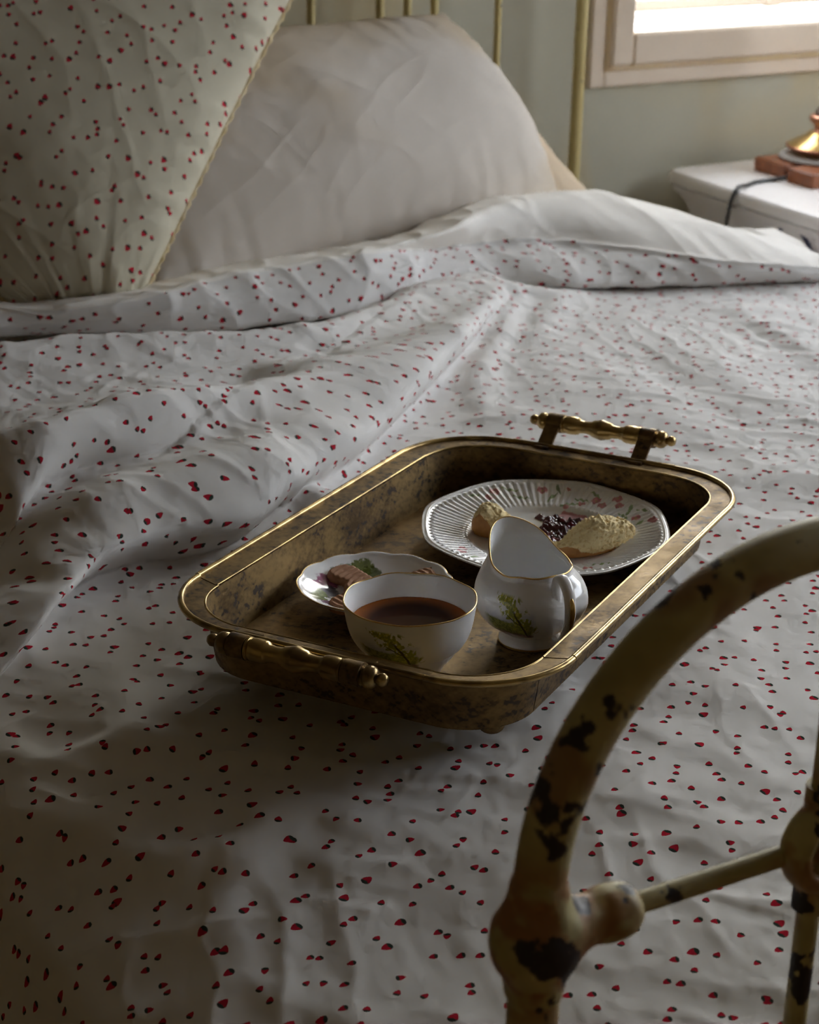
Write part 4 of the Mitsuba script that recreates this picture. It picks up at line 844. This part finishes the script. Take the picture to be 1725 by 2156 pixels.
prin('cream_white', (.84, .80, .68), .30, specular=.5)
add('clotted_cream', blob([(-.026, .018), (-.020, .024), (-.010, .016), (-.005, .002), (-.006, -.008), (-.012, -.010), (-.018, .004)], .0085, .0040, 170, 41), 'cream_white', True)
tag('clotted_cream', 'white dab of cream between the left end of the scone and the jam', 'cream')

# ---------------------------------------------------------------- milk jug
JUG = (-.0712, -.0838)
SPA = PHI + math.pi + .47          # the spout points away and to the left, the handle to the foot and the right
def jug():
    n = 180; th = np.linspace(0, 2 * np.pi, n, endpoint=False)
    sp = np.abs(angle(th - SPA)); g = np.exp(-(sp / .62) ** 2); g2 = np.exp(-(sp / .95) ** 2.4); dip = np.exp(-((sp - 1.75) / .55) ** 2)
    po = smooth_prof([(.0, .0030), (.0215, .0028), (.0230, 0), (.0255, 0), (.0256, .0030), (.0238, .0085), (.0238, .0105), (.0285, .0140), (.0372, .0210), (.0438, .0295), (.0466, .0385), (.0458, .0465), (.0416, .0545), (.0362, .0602), (.0332, .0640), (.0335, .0680)], 96)
    pi_ = smooth_prof([(.0335, .0680), (.0326, .0684), (.0320, .0640), (.0348, .0602), (.0400, .0545), (.0440, .0465), (.0448, .0385), (.0420, .0300), (.0355, .0215), (.0230, .0150), (.0, .0130)], 70)
    R = []
    for r, z in np.vstack([po, pi_[1:]]):
        k = np.clip((z - .046) / .022, 0, 1); k = k ** 1.3
        rr = r * (1 + .014 * np.cos(8 * (th - SPA)) * np.clip((z - .012) / .01, 0, 1) * np.clip((.066 - z) / .01, .15, 1)) + k * (.0125 * g - .0012 * dip)
        zz = z + k * (.0230 * g2 - .0020 * dip + .0005 * np.cos(8 * (th - SPA)))
        R.append(np.stack([rr * np.cos(th), rr * np.sin(th), zz], 1))
    i = len(po) - 1
    return fix(loft(R, True)), R[i]
def angle(a): return (a + np.pi) % (2 * np.pi) - np.pi
JM = TRAY @ trimesh.transformations.translation_matrix([*JUG, FW])
jm, jr = jug()
prin('china_scenery_jug', proc(scenery((*JUG, FW), .014, .054, PHI - .12, .72)), .12, specular=.5)
tag('milk_jug', 'small white china milk jug with raised lip, gilt rim and printed tree', 'jug')
add('milk_jug__body', place(jm, JM), 'china_scenery_jug', 50)
add('milk_jug__gilt_rim', place(tube(np.vstack([jr + [0, 0, .0003], jr[:1] + [0, 0, .0003]]), .00075, 8, False), JM), 'gilt', True)
add('milk_jug__gilt_foot', place(lathe([(.0250, .0002), (.0259, .0004), (.0259, .0018), (.0250, .0020)], 90), JM), 'gilt', 40)
HA = SPA + math.pi; hx, hy = math.cos(HA), math.sin(HA)
def hp(r, z, s=0.): return (r * hx - s * hy, r * hy + s * hx, z)
hc = curve([hp(.0435, .0450), hp(.0420, .0520), hp(.0395, .0605), hp(.0415, .0690), hp(.0470, .0715), hp(.0545, .0680), hp(.0598, .0585), hp(.0612, .0460), hp(.0585, .0340), hp(.0530, .0240), hp(.0460, .0180), hp(.0380, .0170)], 80)
rad = np.interp(np.linspace(0, 1, 80), [0, .12, .3, .5, .8, 1], [.0022, .0036, .0050, .0044, .0040, .0022])
tang = np.array([-hy, hx, 0])
add('milk_jug__handle', place(tube(hc, rad, 20, True, squash=(1.1, .72), up=tang), JM), 'china', True)
gs = curve([hp(.0580, .0650), hp(.0628, .0585), hp(.0648, .0460), hp(.0615, .0335)], 40)
add('milk_jug__gilt_stripe', place(tube(gs, .0022 * np.sin(np.linspace(.1, math.pi - .1, 40)) + .0002, 12, True, squash=(1.0, .5), up=tang), JM), 'gilt', True)
